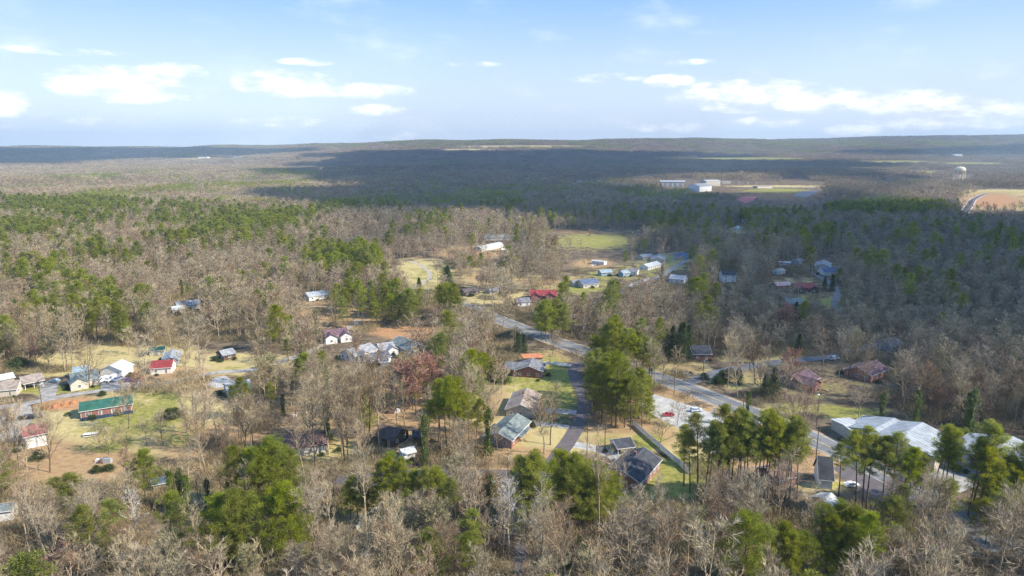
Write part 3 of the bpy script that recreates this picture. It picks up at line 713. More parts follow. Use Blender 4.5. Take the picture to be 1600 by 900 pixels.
    for (cx_, cw, cl, side) in cross:                         # a cross gable wing: at x=cx_, width cw, sticking out cl
        s_ = -1 if side == 'f' else 1
        b = B(); rr = cw * .30; yy0, yy1 = (y - .1) * s_, (y + cl) * s_
        b.box(cx_ - cw / 2, cx_ + cw / 2, min(yy0, yy1), max(yy0, yy1), -1, h)
        g = [(cx_ - cw / 2, yy1, h), (cx_ + cw / 2, yy1, h), (cx_, yy1, h + rr)]; b.poly(g); b.obj('wing_wall', wm, root)
        b = B(); yo = yy1 + s_ * ov; yi = 0.2 * s_
        for q in (-1, 1):
            xe = cx_ + q * (cw / 2 + .3); P = [(xe, yi, h - .15), (xe, yo, h - .15), (cx_, yo, h + rr + .03), (cx_, yi, h + rr + .03)]
            U = [(p[0], p[1], p[2] + th) for p in P]; b.poly(U); b.poly(P[::-1])
            for k in range(4): b.poly([P[k], P[(k + 1) % 4], U[(k + 1) % 4], U[k]])
        b.obj('wing_roof', rm, root)
        opening(cx_, yy1 , 0, s_, 1.3, 1.3, 1.0, 'window')
    if extra: extra(root, x, y, h, rise)
    cpx, cpy = proj(c_.x, c_.y, z0)
    corners = []
    for sx in (-1, 1):
        for sy in (-1, 1):
            wx = c_.x + math.cos(ang) * sx * x - math.sin(ang) * sy * y; wy = c_.y + math.sin(ang) * sx * x + math.cos(ang) * sy * y
            for zz in (z0, z0 + h): corners.append(proj(wx, wy, zz))
    px_ = [float(q[0]) for q in corners]; py_ = [float(q[1]) for q in corners]
    HOUSES.append((c_.x, c_.y, x, y, ang, phrase or label, float(cpx), float(cpy), (min(px_), min(py_) - 3, max(px_), max(py_)), keep))
    return root

def green_porch(root, x, y, h, rise):
    m = mat("dark_blue_skirting", (.035, .07, .13), .7, .15, 1)
    b = B(); b.box(-x, x, -y - 2.4, -y - .02, -1.5, .5); b.obj('deck', m, root)
    b = B(); b.box(-x, x, -y - 2.4, -y - 2.3, .5, 1.2); b.obj('deck_rail', m, root)
    for k in range(6):
        u = -x + .3 + (2 * x - .6) * k / 5; b = B(); b.box(u - .07, u + .07, -y - 2.28, -y - 2.14, .5, h - .3); b.obj('porch_post', trimw, root)
house = building
house('ranch_house', (972, 734), (1006, 700), 11.5, 'brick', 'charcoal', "large brick ranch house with charcoal gable roof beside the white board fence", phrase="the charcoal roofed brick house by the white fence", h=3.2, rise=2.6, chimney=True)
house('carport', (959, 687), (984, 684), 7, 'white', 'charcoal', "open carport with dark roof and white gable at the end of the white drive", 'carport', phrase="the open carport", h=2.8, rise=1.6, open_front=True)
house('ranch_house', (826, 572), (832, 560), 12, 'brick', 'grey', "grey roofed brick house with white trim above the lawn by the curving lane", phrase="the grey roofed brick house above the lawn", h=3.2, rise=2.2, cross=((-1, 7, 5, 'b'),))
house('porch_annex', (817, 557), (846, 556), 6, 'tan', 'orange', "low annex with orange metal roof behind the grey roofed brick house", 'annex', h=3.2, flat=True, windows=False, phrase="the orange roofed annex", keep=False)
house('ranch_house', (813, 632), (823, 607), 11, 'tan', 'beige', "beige roofed house between two lawns left of the curving lane", phrase="the beige roofed house", h=3, rise=2.2, chimney=True)
house('ranch_house', (778, 676), (808, 647), 10, 'brick', 'greygreen', "brick house with grey green roof and white porch below the beige roofed house", phrase="the grey green roofed brick house", h=3, rise=2.1, porch=True)
house('ranch_house', (440, 680), (494, 674), 12, 'cream', 'brown', "wide brown roofed house with cream walls among tall bare trunks", phrase="the wide brown roofed house", h=2.9, rise=2.6, hip=True)
house('cottage', (598, 664), (626, 670), 9, 'wood', 'dbrown', "dark brown roofed house in the shade of the tall ivy clad trunks", phrase="the dark brown roofed house", h=2.8, rise=2.4)
house('shed', (646, 672), (664, 671), 6, 'wood', 'charcoal', "small dark shed right of the dark brown roofed house", 'shed', h=2.4, phrase="the small dark shed", windows=False)
house('shed', (627, 702), (645, 698), 4, 'white', 'white', "small white shed with white roof below the dark brown roofed house", 'shed', h=2.1, phrase="the small white shed")
house('farmhouse', (507, 516), (541, 512), 8, 'white', 'plum', "white house with plum coloured cross gabled roof in the middle left clearing", phrase="the white house with plum coloured gables", h=3.4, rise=2.6, cross=((-4, 6, 3.5, 'f'), (4, 6, 3.5, 'f')))
house('ranch_house', (543, 546), (577, 536), 11, 'white', 'lgrey', "long light grey roofed white house, left of the cluster in the middle clearing", phrase="the long light grey roofed house", h=3, cross=((-3, 6, 3, 'f'),))
house('ranch_house', (570, 554), (603, 547), 9, 'white', 'grey', "grey roofed white house in front of the long light grey roofed one", phrase="the front house of the grey roofed cluster", h=2.9)
house('cottage', (590, 537), (612, 534), 9, 'white', 'lgrey', "small white gabled cottage between the two grey roofed houses", phrase="the small white gabled cottage", h=3, cross=((2, 5, 3, 'f'),))
house('ranch_house', (624, 525), (652, 538), 10, 'tan', 'greygreen', "grey green roofed house at the right of the grey cluster", phrase="the rightmost house of the grey cluster", h=3)
house('shed', (592, 563), (602, 561), 3.5, 'blue', 'sky', "small blue shed in front of the grey roofed cluster", 'shed', h=2.1, phrase="the small blue shed", windows=False)
house('bungalow', (125, 629), (205, 617), 9.5, 'brick', 'green', "long brick bungalow with green metal roof and dark blue deck", phrase="the green roofed bungalow", h=3.2, rise=2.0, ribs=1.2, extra=green_porch)
house('cottage', (110, 584), (150, 577), 10.5, 'cream', 'greygreen', "cream house with blue grey roof beside the parked vans", phrase="the blue grey roofed cream house", h=3.1, rise=2.4, cross=((-3, 6.5, 3, 'f'),))
house('annex', (115, 574), (138, 571), 7, 'white', 'sky', "low annex with pale blue roof behind the cream house", 'annex', h=2.8, phrase="the pale blue roofed annex")
house('workshop', (172, 571), (190, 562), 10, 'white', 'white', "white metal workshop behind the row of parked vans", 'workshop', h=3.6, rise=2.2, windows=False, phrase="the white metal workshop", ribs=1.0)
house('ranch_house', (-12, 598), (30, 594), 10, 'cream', 'beige', "cream house with light brown roof at the left edge of the photo", phrase="the cream house at the left edge", h=2.9)
house('carport', (32, 589), (62, 583), 9.5, 'white', 'beige', "brown roofed double carport beside the cream house at the left edge", 'carport', h=2.9, rise=2, open_front=True, phrase="the brown roofed carport")
house('shed', (-2, 586), (18, 582), 6.5, 'tan', 'white', "white roofed shed behind the cream house at the left edge", 'shed', h=2.6, phrase="the white roofed shed", windows=False)
house('cottage', (238, 564), (270, 562), 8.5, 'white', 'red', "white cottage with bright red metal roof beyond the left street", phrase="the red roofed white cottage", h=3, rise=2.2, ribs=1.0)
house('shed', (265, 558), (270, 546), 7, 'metal', 'tin', "pale blue grey metal shed behind the red roofed cottage", 'shed', h=2.6, windows=False, phrase="the pale metal shed", ribs=.9)
house('shed', (234, 543), (257, 541), 5, 'cream', 'green', "long low shed with dark green roof at the edge of the woods", 'shed', h=2.3, windows=False, phrase="the low green roofed shed")
house('cabin', (343, 548), (362, 544), 8, 'wood', 'lgrey', "dark cabin with pale grey roof alone in the tan field", 'cabin', h=2.5, phrase="the lone pale roofed cabin")
house('barn', (35, 668), (69, 661), 10, 'metal', 'dred', "grey metal barn with faded red roof beside the gravel yard", 'barn', h=4.4, rise=1.9, windows=False, ribs=1.0, phrase="the red roofed metal barn", bays=2)
house('cottage', (352, 599), (388, 593), 9.5, 'tan', 'lgrey', "light grey roofed house half hidden by pines beside the concrete pad", phrase="the light grey roofed house by the concrete pad", h=3)
house('cottage', (150, 785), (178, 779), 8, 'brick', 'brown', "brick house with brown roof in the woods of the lower left", phrase="the brick house in the lower left woods", h=3, keep=False)
house('shed', (242, 748), (252, 746), 4, 'tan', 'blue', "small shed under a blue roof in the lower left woods", 'shed', h=2.3, windows=False, phrase="the small blue roofed shed", keep=False)
house('mobile_home', (-25, 793), (22, 787), 4.5, 'white', 'greygreen', "white mobile home at the lower left edge", phrase="the white mobile home", h=3, rise=.7)
house('greenhouse', (746, 385), (781, 378), 11, 'white', 'white', "long arched white greenhouse tunnel on the far side of the village", 'greenhouse', h=1.6, rise=3.4, arch=True, windows=False, phrase="the long white greenhouse")
house('barn', (757, 367), (803, 366), 11, 'grey', 'greygreen', "long grey roofed barn behind the white greenhouse", 'barn', h=3.5, windows=False, phrase="the long grey barn", keep=False)
house('ranch_house', (828, 453), (869, 453), 11, 'red', 'red', "sprawling house with deep red gabled roof near the main road", phrase="the sprawling red roofed house", h=3.2, rise=2.6, cross=((-5, 7, 4, 'f'), (5, 7, 4, 'f')))
house('cottage', (806, 466), (826, 465), 8, 'white', 'grey', "small white walled cottage in front of the sprawling red roofed house", phrase="the small white walled cottage", h=3)
house('shed', (722, 452), (744, 449), 8, 'wood', 'dbrown', "dark low shed left of the village near the lawn", 'shed', h=2.6, phrase="the dark low shed")
house('cottage', (765, 449), (778, 449), 6.5, 'cream', 'lgrey', "small cream cottage left of the red roofed house", phrase="the small cream cottage", h=2.8)
house('ranch_house', (906, 437), (930, 435), 11, 'cream', 'blue', "cream gabled house with slate blue roof in the village", phrase="the slate blue roofed cream house", h=3.1, rise=2.6)
house('cottage', (893, 438), (903, 437), 7, 'cream', 'grey', "small cream house left of the slate blue roofed one", phrase="the small cream village house", h=2.8)
house('mobile_home', (927, 406), (946, 408), 5, 'white', 'white', "white roofed mobile home at the back of the village", phrase="the white roofed mobile home", h=2.8, rise=.5)
house('cottage', (937, 422), (954, 421), 7, 'blue', 'sky', "small pale blue house beside the orange earth bank", phrase="the small pale blue house", h=2.9)
house('cottage', (970, 423), (980, 422), 7, 'blue', 'sky', "pale blue cottage attached to the grey roofed cottage", phrase="the pale blue cottage", h=3)
house('cottage', (981, 419), (997, 420), 8, 'white', 'grey', "grey roofed white cottage right of the pale blue cottage", phrase="the grey roofed white cottage", h=3.2)
house('ranch_house', (1006, 413), (1026, 408), 8.5, 'white', 'white', "white house with pale blue white roof on the village slope", phrase="the pale roofed village house", h=3)
house('cottage', (1028, 402), (1030, 397), 12, 'cream', 'lgrey', "cream cottage with wide gable facing the village street", phrase="the wide gabled cream cottage", h=3, rise=2.2)
house('cottage', (1000, 398), (1016, 396), 8, 'tan', 'lgrey', "small tan house at the top of the village", phrase="the small tan house", h=2.8)
house('ranch_house', (1054, 395), (1073, 395), 11, 'grey', 'blue', "dark slate roofed house at the edge of the village woods", phrase="the dark slate roofed house", h=3, rise=3)
house('ranch_house', (1049, 429), (1072, 431), 10, 'white', 'tin', "white house with pale tin roof right of the village street", phrase="the pale tin roofed house", h=3)
house('two_storey_house', (1127, 424), (1148, 424), 8.5, 'white', 'charcoal', "white two storey house with dark roof alone in the brown woods", phrase="the white two storey house", h=5.6, rise=2.2)
house('ranch_house', (1241, 442), (1271, 442), 11, 'wood', 'red', "dark house with bright red gabled roof in the right hand woods", phrase="the bright red roofed house", h=3.1, rise=2.8, cross=((4, 7, 3, 'f'), (-5, 6, 3, 'f')))
house('cottage', (1286, 412), (1287, 406), 12, 'cream', 'lgrey', "cream gabled cottage behind the slate blue roofed house in the right hand woods", phrase="the cream gabled cottage", h=3, rise=2.4)
house('ranch_house', (1283, 418), (1308, 418), 12, 'white', 'blue', "white garage house with slate blue roof where the hill lane ends", phrase="the slate blue roofed garage house", h=3, bays=2)
house('cottage', (1227, 466), (1252, 466), 10, 'grey', 'greygreen', "grey roofed house below the bright red roofed one", phrase="the grey roofed house below the bright red roof", h=3)
house('cottage', (1212, 421), (1222, 419), 6, 'white', 'lgrey', "small white gabled cottage left of the hill lane woods", phrase="the small white woods cottage", h=2.8)
house('mobile_home', (1217, 408), (1235, 409), 5, 'cream', 'white', "long low cream mobile home deep in the right hand woods", phrase="the cream mobile home", h=2.6, rise=.5)
house('shed', (1243, 405), (1249, 403), 7, 'grey', 'grey', "grey shed right of the cream mobile home", 'shed', h=3, windows=False, phrase="the grey woods shed")
house('cottage', (1210, 441), (1231, 440), 8, 'red', 'rust', "rusty roofed brick orange outbuilding left of the bright red roof", 'outbuilding', phrase="the rusty roofed outbuilding", h=2.4)
house('ranch_house', (1079, 540), (1107, 540), 11, 'brick', 'charcoal', "brick house with charcoal roof across the main road from the bright pines", phrase="the charcoal roofed house across the main road", h=3, rise=2.6)
house('ranch_house', (1237, 586), (1262, 577), 11, 'brick', 'plum', "brick house with plum roof behind the dark cedar by the side street", phrase="the plum roofed brick house", h=3, cross=((-3, 7, 4, 'f'),))
house('ranch_house', (1341, 573), (1368, 563), 12, 'red', 'plum', "dark plum roofed house at the end of the side street", phrase="the dark plum roofed house", h=3, rise=2.6)
house('cottage', (1380, 530), (1398, 527), 10, 'grey', 'grey', "grey house hidden in the woods behind the side street", phrase="the grey house behind the side street", h=3)
def skylights(root, x, y, h, rise): pass
house('metal_workshop', (1401, 683), (1441, 661), 24, 'tan', 'tin', "big tan workshop with silver tin gable roof, right part of the workshop complex", 'workshop', phrase="the big tin roofed workshop", h=4.6, rise=3.0, windows=False, ribs=1.6, bays=0)
house('metal_workshop', (1366, 671), (1397, 654), 20, 'tan', 'tin', "silver tin roofed middle bay of the workshop complex", 'workshop', phrase="the middle bay of the workshops", h=4.0, rise=2.2, windows=False, ribs=1.6)
house('metal_workshop', (1319, 664), (1347, 662), 14, 'cream', 'white', "low cream workshop with pale roof and open bays, leftmost of the workshop complex", 'workshop', phrase="the leftmost workshop", h=3.6, rise=.8, windows=False, ribs=1.6, bays=3)
house('lean_to', (1346, 674), (1383, 681), 7, 'tan', 'rust', "low lean-to with rusty red tin roof in front of the workshops", 'lean-to', phrase="the rusty lean-to", h=3.0, rise=.6, windows=True)
house('metal_workshop', (1546, 712), (1582, 683), 24, 'grey', 'tin', "large grey shed with dull tin roof at the right edge", 'workshop', phrase="the dull tin shed at the right edge", h=4.4, rise=2.8, windows=False, ribs=1.6)
house('workshop_office', (1463, 702), (1482, 699), 8, 'white', 'blue', "small white office with dark blue roof between the workshops and the tin shed", 'office', phrase="the small white office", h=3)
house('chapel', (1279, 713), (1299, 715), 9, 'white', 'charcoal', "steep roofed white gabled building behind the pines below the main road", 'chapel', phrase="the steep roofed white building", h=3.4, rise=5, windows=False)
house('shed', (1283, 777), (1298, 771), 6, 'wood', 'white', "small brown shed with white roof below the steep roofed building", 'shed', h=2.4, windows=False, phrase="the small brown shed")
house('cottage', (1198, 731), (1228, 725), 9, 'brick', 'brown', "brown roofed brick house hidden behind the lower pines", phrase="the brown roofed house behind the pines", h=3)
house('cottage', (275, 472), (310, 468), 9, 'white', 'lgrey', "pale roofed house in the grey woods of the middle left", phrase="the pale roofed house in the left woods", h=3)
house('garage', (268, 479), (285, 477), 7, 'white', 'white', "white roofed garage beside the pale roofed house in the left woods", 'garage', h=2.6, phrase="the white roofed garage", windows=False, bays=1)
house('ranch_house', (478, 457), (508, 453), 10, 'white', 'tin', "tin roofed white house behind the orange clearing", phrase="the tin roofed house by the orange clearing", h=3)
house('school_hall', (1031, 282), (1070, 282), 36, 'tan', 'tin', "large tan hall with pale roof, leftmost of the school buildings", 'school', phrase="the large tan school hall", bays=5, h=13, rise=3, keep=True)
house('school_wing', (1084, 287), (1103, 286), 34, 'white', 'lgrey', "grey roofed white school wing in front of the other halls", 'school', phrase="the white school wing", h=12, rise=6)
house('school_hall', (1099, 281), (1121, 281), 30, 'cream', 'white', "white roofed school hall half behind the dark pines", 'school', phrase="the white roofed school hall", h=14, rise=2)
house('school_wing', (1125, 283), (1139, 283), 26, 'tan', 'lgrey', "small pale school block right of the dark pines", 'school', phrase="the small pale school block", h=6, rise=1)
house('field_house', (1180, 290), (1203, 290), 16, 'cream', 'beige', "low cream field house beside the sports ground", 'field house', phrase="the cream field house", h=5, rise=1.5)
house('school_wing', (1230, 273), (1245, 273), 30, 'brick', 'plum', "low dark roofed building behind the sports ground", 'school', phrase="the dark roofed school building", h=6, rise=3)
house('cottage', (1150, 355), (1153, 353), 6, 'white', 'white', "small white gabled hut in a gap of the far woods", 'hut', h=3.5, phrase="the small white hut")
house('farmhouse', (1489, 241), (1502, 241), 40, 'white', 'white', "far white farmhouse on the hillside behind the water tower", phrase="the far white farmhouse", h=12, rise=10, windows=False)
house('warehouse', (311, 245), (326, 245), 50, 'white', 'white', "far small white warehouse, left of the two on the blue plain", 'warehouse', phrase="the left far warehouse", h=12, rise=2, windows=False)
house('warehouse', (368, 244), (392, 244), 50, 'white', 'white', "far long white warehouse, right of the two on the blue plain", 'warehouse', phrase="the right far warehouse", h=11, rise=2, windows=False)
for i, (px, py, tx) in enumerate([(440, 261, 'leftmost'), (454, 259, 'second from the left'), (468, 260, 'third from the left'), (500, 262, 'rightmost')]):
    house('far_house', (px - 3, py), (px + 3, py), 14, 'white', ('beige', 'white', 'brown', 'white')[i], f"far pale house in the sunlit woods, {tx} of four", phrase="the far pale houses", h=6, windows=False, group="far pale houses in the sunlit woods")
for i, (px, py, tx) in enumerate([(1390, 277, 'far white house just left of the small lit field'), (1452, 271, 'far cream house just left of the water tower'), (1520, 272, 'far white house just right of the water tower'), (1432, 299, 'long low white building in the dark woods left of the water tower'), (905, 281, 'far white house left of the school'), (935, 281, 'far tan house nearest the school on its left')]):
    house('far_house', (px - 3, py), (px + 3, py), 12, ('white', 'cream')[i % 2], 'lgrey', tx, phrase=tx, h=5, windows=False)

# ------------------------------------------------------------------ water tower
wt = at(1498, 283); tw_m = mat("cream_tower_paint", (.85, .75, .54), .6, .06, .1)
root = empty('water_tower', wt, .2, label="cream water tower on tall legs above the woods at the right", cat="water tower")
s_ = 1.0
b = B(); b.lathe([(0, 30), (5, 29.5), (11, 31.5), (15, 34), (17, 37.5), (17.2, 41), (16, 45), (12.5, 48.2), (7, 50), (0.01, 50.6)], 28); tk = b.obj('tank', tw_m, root)
b = B(); b.lathe([(17.3, 37.2), (18.6, 37.2), (18.6, 38.3), (18.5, 38.3), (18.5, 37.4), (17.3, 37.4)], 28); b.obj('balcony', tw_m, root)
b = B(); b.lathe([(2.6, 0), (2.4, 30.4)], 14); b.obj('riser', tw_m, root)
for k in range(7):
    a = k * math.tau / 7; b = B(); b.tube((19.0 * math.cos(a), 19.0 * math.sin(a), -2), (16.8 * math.cos(a), 16.8 * math.sin(a), 38), 1.15, 1.0, 8); b.obj('leg', tw_m, root)
    a2 = a + math.tau / 7
    b = B(); b.tube((18 * math.cos(a), 18 * math.sin(a), 18), (18 * math.cos(a2), 18 * math.sin(a2), 18), .3, .3, 5); b.obj('strut', tw_m, root)
b = B(); b.tube((0, 0, 50.4), (0, 0, 52.5), .8, .5, 8); b.obj('vent', tw_m, tk)
HOUSES.append((wt.x, wt.y, 19, 19, 0, "the cream water tower", 1498, 283, (1486, 258, 1510, 279), True))

# ------------------------------------------------------------------ vehicles
tyre = mat("tyre_rubber", (.03, .03, .03), .9, .1, 4); rimm = mat("wheel_rim_metal", (.5, .5, .5), .4, .05, 4, metal=.6); lamp = mat("headlight_glass", (.7, .7, .68), .2, .03, 4); tail = mat("tail_light_glass", (.4, .03, .03), .3, .05, 4)
def paint(name, c): return mat(name, c, .35, .04, 2, spec=.5)
def profile_mesh(prof, w0, w1, zc):
    """side outline prof [(x,z)] swept across, narrower above height zc"""
    b = B(); n = len(prof); wf = lambda z: w0 if z <= zc else w0 - (w0 - w1) * min(1, (z - zc) / .55)
    Lp = [(x, -wf(z), z) for x, z in prof]; Rp = [(x, wf(z), z) for x, z in prof]
    for k in range(n):
        j = (k + 1) % n; b.poly([Lp[k], Lp[j], Rp[j], Rp[k]])
    b.poly(Lp[::-1]); b.poly(Rp); return b
PROF = dict(
    car=([(-2.2, .35), (2.2, .35), (2.28, .62), (2.1, .82), (1.1, .98), (.45, 1.4), (-.95, 1.44), (-1.75, 1.02), (-2.25, .95)], [(1.0, .99), (.42, 1.36), (-.92, 1.39), (-1.62, 1.02)], 1.42, 2.9),
    suv=([(-2.3, .4), (2.3, .4), (2.35, .8), (2.2, 1.02), (1.2, 1.12), (.65, 1.7), (-2.0, 1.74), (-2.35, 1.1)], [(1.12, 1.14), (.6, 1.64), (-1.95, 1.67), (-2.2, 1.14)], 1.4, 3.0),
    van=([(-2.9, .45), (2.8, .45), (2.9, .9), (2.75, 1.15), (2.2, 1.3), (1.5, 2.25), (-2.85, 2.3), (-2.95, 1.2)], [(2.1, 1.34), (1.45, 2.12), (.3, 2.12), (.3, 1.34)], 1.8, 3.6),
    pickup=([(-2.8, .45), (2.8, .45), (2.85, .9), (2.7, 1.12), (1.5, 1.2), (.9, 1.78), (-.7, 1.8), (-.85, 1.2), (-.9, 1.15), (-2.85, 1.15)], [(1.4, 1.22), (.85, 1.72), (-.65, 1.74), (-.78, 1.24)], 1.75, 3.5))
def vehicle(name, kind, px, py, ang, color, label, cat_='car'):
    prof, win, wx, _ = PROF[kind]; p = at(px, py); p.z += .06
    root = empty(name, p, ang, label=label, cat=cat_); w = .92 if kind in ('car', 'suv') else 1.0
    profile_mesh(prof, w, w * .8, .95).obj('body', color, root)
    profile_mesh(win, w + .012, w * .8 + .012, .95).obj('side_window', glass, root)
    (x0, z0), (x1, z1) = win[0], win[1]
    b = B(); dx, dz = (z1 - z0), -(x1 - x0); l_ = math.hypot(dx, dz); ox, oz = -dx / l_ * -.03, -dz / l_ * -.03
    f = B(); hw = w * .78; fx0, fx1 = x0 + .10, x1 + .09
    f.poly([(fx0, -hw, z0 + .02), (fx0, hw, z0 + .02), (fx1, hw * .88, z1), (fx1, -hw * .88, z1)]); f.obj('windscreen', glass, root)
    if kind == 'pickup':
        f = B(); f.poly([(-2.75, -.85, 1.156), (-1.0, -.85, 1.156), (-1.0, .85, 1.156), (-2.75, .85, 1.156)]); f.obj('load_bed', tyre, root)
    for sx in (-wx + .35, wx - .35) if kind in ('car', 'suv') else (-wx, wx):
        for sy in (-1, 1):
            b = B(); b.tube((sx, sy * (w - .2), .34), (sx, sy * (w + .02), .34), .34, .34, 12); wh = b.obj('wheel', tyre, root)
            b = B(); b.tube((sx, sy * (w + .0), .34), (sx, sy * (w + .035), .34), .2, .18, 8); b.obj('rim', rimm, wh)
    xe = max(q[0] for q in prof) - .06; xb = min(q[0] for q in prof) + .04
    for sy in (-1, 1):
        b = B(); b.box(xe - .1, xe + .03, sy * (w - .28) - .14, sy * (w - .28) + .14, .68, .84); b.obj('headlight', lamp, root)
        b = B(); b.box(xb - .03, xb + .1, sy * (w - .22) - .1, sy * (w - .22) + .1, .75, .95); b.obj('tail_light', tail, root)
    return root
vehicle('parked_car', 'car', 1044, 650, R(185), paint("crimson_car_paint", (.45, .02, .05)), "crimson car at the edge of the pale parking lot")
vehicle('parked_car', 'suv', 1088, 643, R(10), paint("silver_blue_car_paint", (.55, .62, .72)), "silver blue estate car on the pale parking lot near the main road")
vehicle('parked_car', 'car', 1076, 669, R(160), paint("white_car_paint", (.8, .8, .8)), "white car behind the dark pine on the parking lot")
vehicle('parked_van', 'van', 160, 597, R(250), paint("white_van_paint", (.8, .8, .8)), "white van, leftmost in the row before the white workshop", 'van')
vehicle('parked_van', 'van', 173, 595, R(262), paint("white_van_paint", (.8, .8, .8)), "white van, second in the row before the white workshop", 'van')
vehicle('parked_pickup', 'pickup', 184, 595, R(255), paint("blue_grey_truck_paint", (.22, .27, .36)), "blue grey pickup right of the two white vans", 'pickup truck')
vehicle('parked_car', 'suv', 199, 597, R(20), paint("dark_purple_car_paint", (.09, .05, .13)), "dark purple car at the right end of the vehicle row", 'car')
vehicle('parked_car', 'car', 85, 597, R(180), paint("pale_teal_car_paint", (.40, .55, .62)), "pale teal car on the gravel drive by the carport")
vehicle('parked_car', 'suv', 55, 603, R(10), paint("white_car_paint", (.8, .8, .8)), "white car under the brown roofed carport")
vehicle('parked_pickup', 'pickup', 42, 655, R(15), paint("black_truck_paint", (.03, .035, .04)), "black pickup above the red roofed barn, left of the other", 'pickup truck')
vehicle('parked_pickup', 'pickup', 57, 652, R(10), paint("brown_truck_paint", (.16, .12, .10)), "brown pickup above the red roofed barn, right of the other", 'pickup truck')
vehicle('parked_car', 'suv', 968, 699, R(120), paint("black_car_paint", (.03, .03, .035)), "black car under the open carport")
vehicle('parked_pickup', 'pickup', 1303, 562, R(20), paint("white_van_paint", (.8, .8, .8)), "white pickup on the side street bend", 'pickup truck')
vehicle('parked_car', 'car', 1330, 760, R(10), paint("white_car_paint", (.8, .8, .8)), "white car on the dark yard right of the steep roofed building")
vehicle('parked_car', 'suv', 886, 452, R(20), paint("silver_blue_car_paint", (.55, .62, .72)), "silver blue car in the village right of the red roof")
vehicle('parked_van', 'van', 953, 464, R(15), paint("white_van_paint", (.8, .8, .8)), "white van beside the village lane", 'van')
vehicle('parked_van', 'van', 787, 391, R(30), paint("white_van_paint", (.8, .8, .8)), "white van right of the long greenhouse", 'van')
vehicle('parked_van', 'van', 791, 400, R(5), paint("white_van_paint", (.8, .8, .8)), "white van below the other one right of the greenhouse", 'van')
vehicle('parked_car', 'car', 760, 457, R(170), paint("dark_grey_car_paint", (.07, .075, .08)), "dark grey car beside the small cream cottage")
vehicle('parked_car', 'suv', 1457, 712, R(200), paint("white_car_paint", (.8, .8, .8)), "white car left of the small white office")
vehicle('parked_pickup', 'pickup', 1377, 541, R(60), paint("silver_truck_paint", (.5, .5, .52)), "silver pickup where the side street enters the woods", 'pickup truck')
for i in range(9):
    p = at(1150 + i * 4.6, 286.6); p.z += .2
    prof, win, _, _ = PROF['suv']; b = profile_mesh(prof, .92, .75, .95)
    o = b.obj('far_car', [paint("black_car_paint", (.03, .03, .035)), paint("white_car_paint", (.8, .8, .8)), paint("blue_grey_truck_paint", (.22, .27, .36))][i % 3], None,
              label="tiny far car in the row parked at the school", cat="car", group="row of cars parked at the school"); o.location = p; o.rotation_euler = (0, 0, R(80)); o.scale = (1.3,) * 3

# ------------------------------------------------------------------ poles, wires, fence, bits
polew = mat("weathered_pole_wood", (.17, .12, .095), .9, .2, 2); wirem = mat("power_cable", (.10, .10, .10), .6, .05, 2); insul = mat("grey_insulator", (.35, .36, .38), .4, .05, 2)
def pole(px, py, H, label, arm=True, can=False, light=False, ang=0.):
    p = at(px, py); root = empty('utility_pole', p, ang, label=label, cat='utility pole')
    b = B(); b.tube((0, 0, -1), (0, 0, H), .17, .11, 8); b.obj('pole', polew, root)
    if arm:
        b = B(); b.box(-1.2, 1.2, .1, .22, H - .75, H - .6); a = b.obj('crossarm', polew, root)
        for sx in (-1.1, .5, 1.1): b = B(); b.tube((sx, .16, H - .61), (sx, .16, H - .35), .06, .04, 6); b.obj('insulator', insul, a)
    if can: b = B(); b.tube((0, -.36, H - 2.4), (0, -.36, H - 1.3), .26, .26, 10); b.obj('transformer', insul, root)
    if light:
        b = B(); b.tube((0, 0, H - 1), (-1.4, 0, H - .4), .04, .04, 6); a = b.obj('lamp_arm', insul, root)
        b = B(); b.lathe([(0.01, H - .2), (.4, H - .3), (.5, H - .6), (.3, H - .8), (.01, H - .85)], 10, c=(-1.5, 0)); b.obj('lamp_head', trimw, a)
    ROADPTS.append((p.x, p.y, 1)); return (p, H)
P1 = [pole(863, 532, 12, "utility pole beside the main road behind the brick house", ang=.9), pole(1004, 578, 12, "utility pole behind the bright pines beside the main road", ang=.9), pole(1053, 616, 12, "utility pole between the main road and the parking lot", can=True, ang=.9),
      pole(1160, 655, 12, "utility pole hidden among the pines right of the parking lot", ang=.9), pole(1275, 716, 12, "utility pole beside the main road near the steep roofed building", ang=.9), pole(1412, 772, 12, "utility pole by the workshop yard", ang=.9)]
P2 = [pole(1098, 599, 12, "utility pole at the corner of the side street", ang=.2, can=True), pole(1276, 665, 13, "utility pole with a white lamp across the main road", light=True, ang=.9), pole(945, 702, 9.5, "thin utility pole between the pines and the open carport"), ]
P3 = [pole(917, 712, 11, "thin utility pole in the angle of the white drive"), pole(859, 592, 11, "pale utility pole on the lawn left of the curving lane"), pole(794, 770, 13, "dark utility pole beside the lower street driveway", can=True),
      pole(65, 631, 10, "utility pole at the gravel yard on the left street"), pole(773, 505, 13, "tall utility pole where the main road leaves the woods"), pole(1238, 660, 10, "utility pole on the slope above the main road")]
def wire(a, c_, off, name, label):
    (p, Hh), (q, H2) = a, c_; b = B(); n = 12; pr = None
    for k in range(n + 1):
        t = k / n; w = (p.x + (q.x - p.x) * t + off, p.y + (q.y - p.y) * t, p.z + Hh - .35 + (q.z + H2 - p.z - Hh) * t - 4 * t * (1 - t) * 1.3)
        if pr: b.tube(pr, w, .022, .022, 3, cap=False)
        pr = w
    b.obj(name, wirem, None, label=label, cat='cable', group="cables along the main road")
for i in range(len(P1) - 1):
    for o in (-.8, .8): wire(P1[i], P1[i + 1], o, 'power_cable', "thin sagging cable between the poles along the main road")
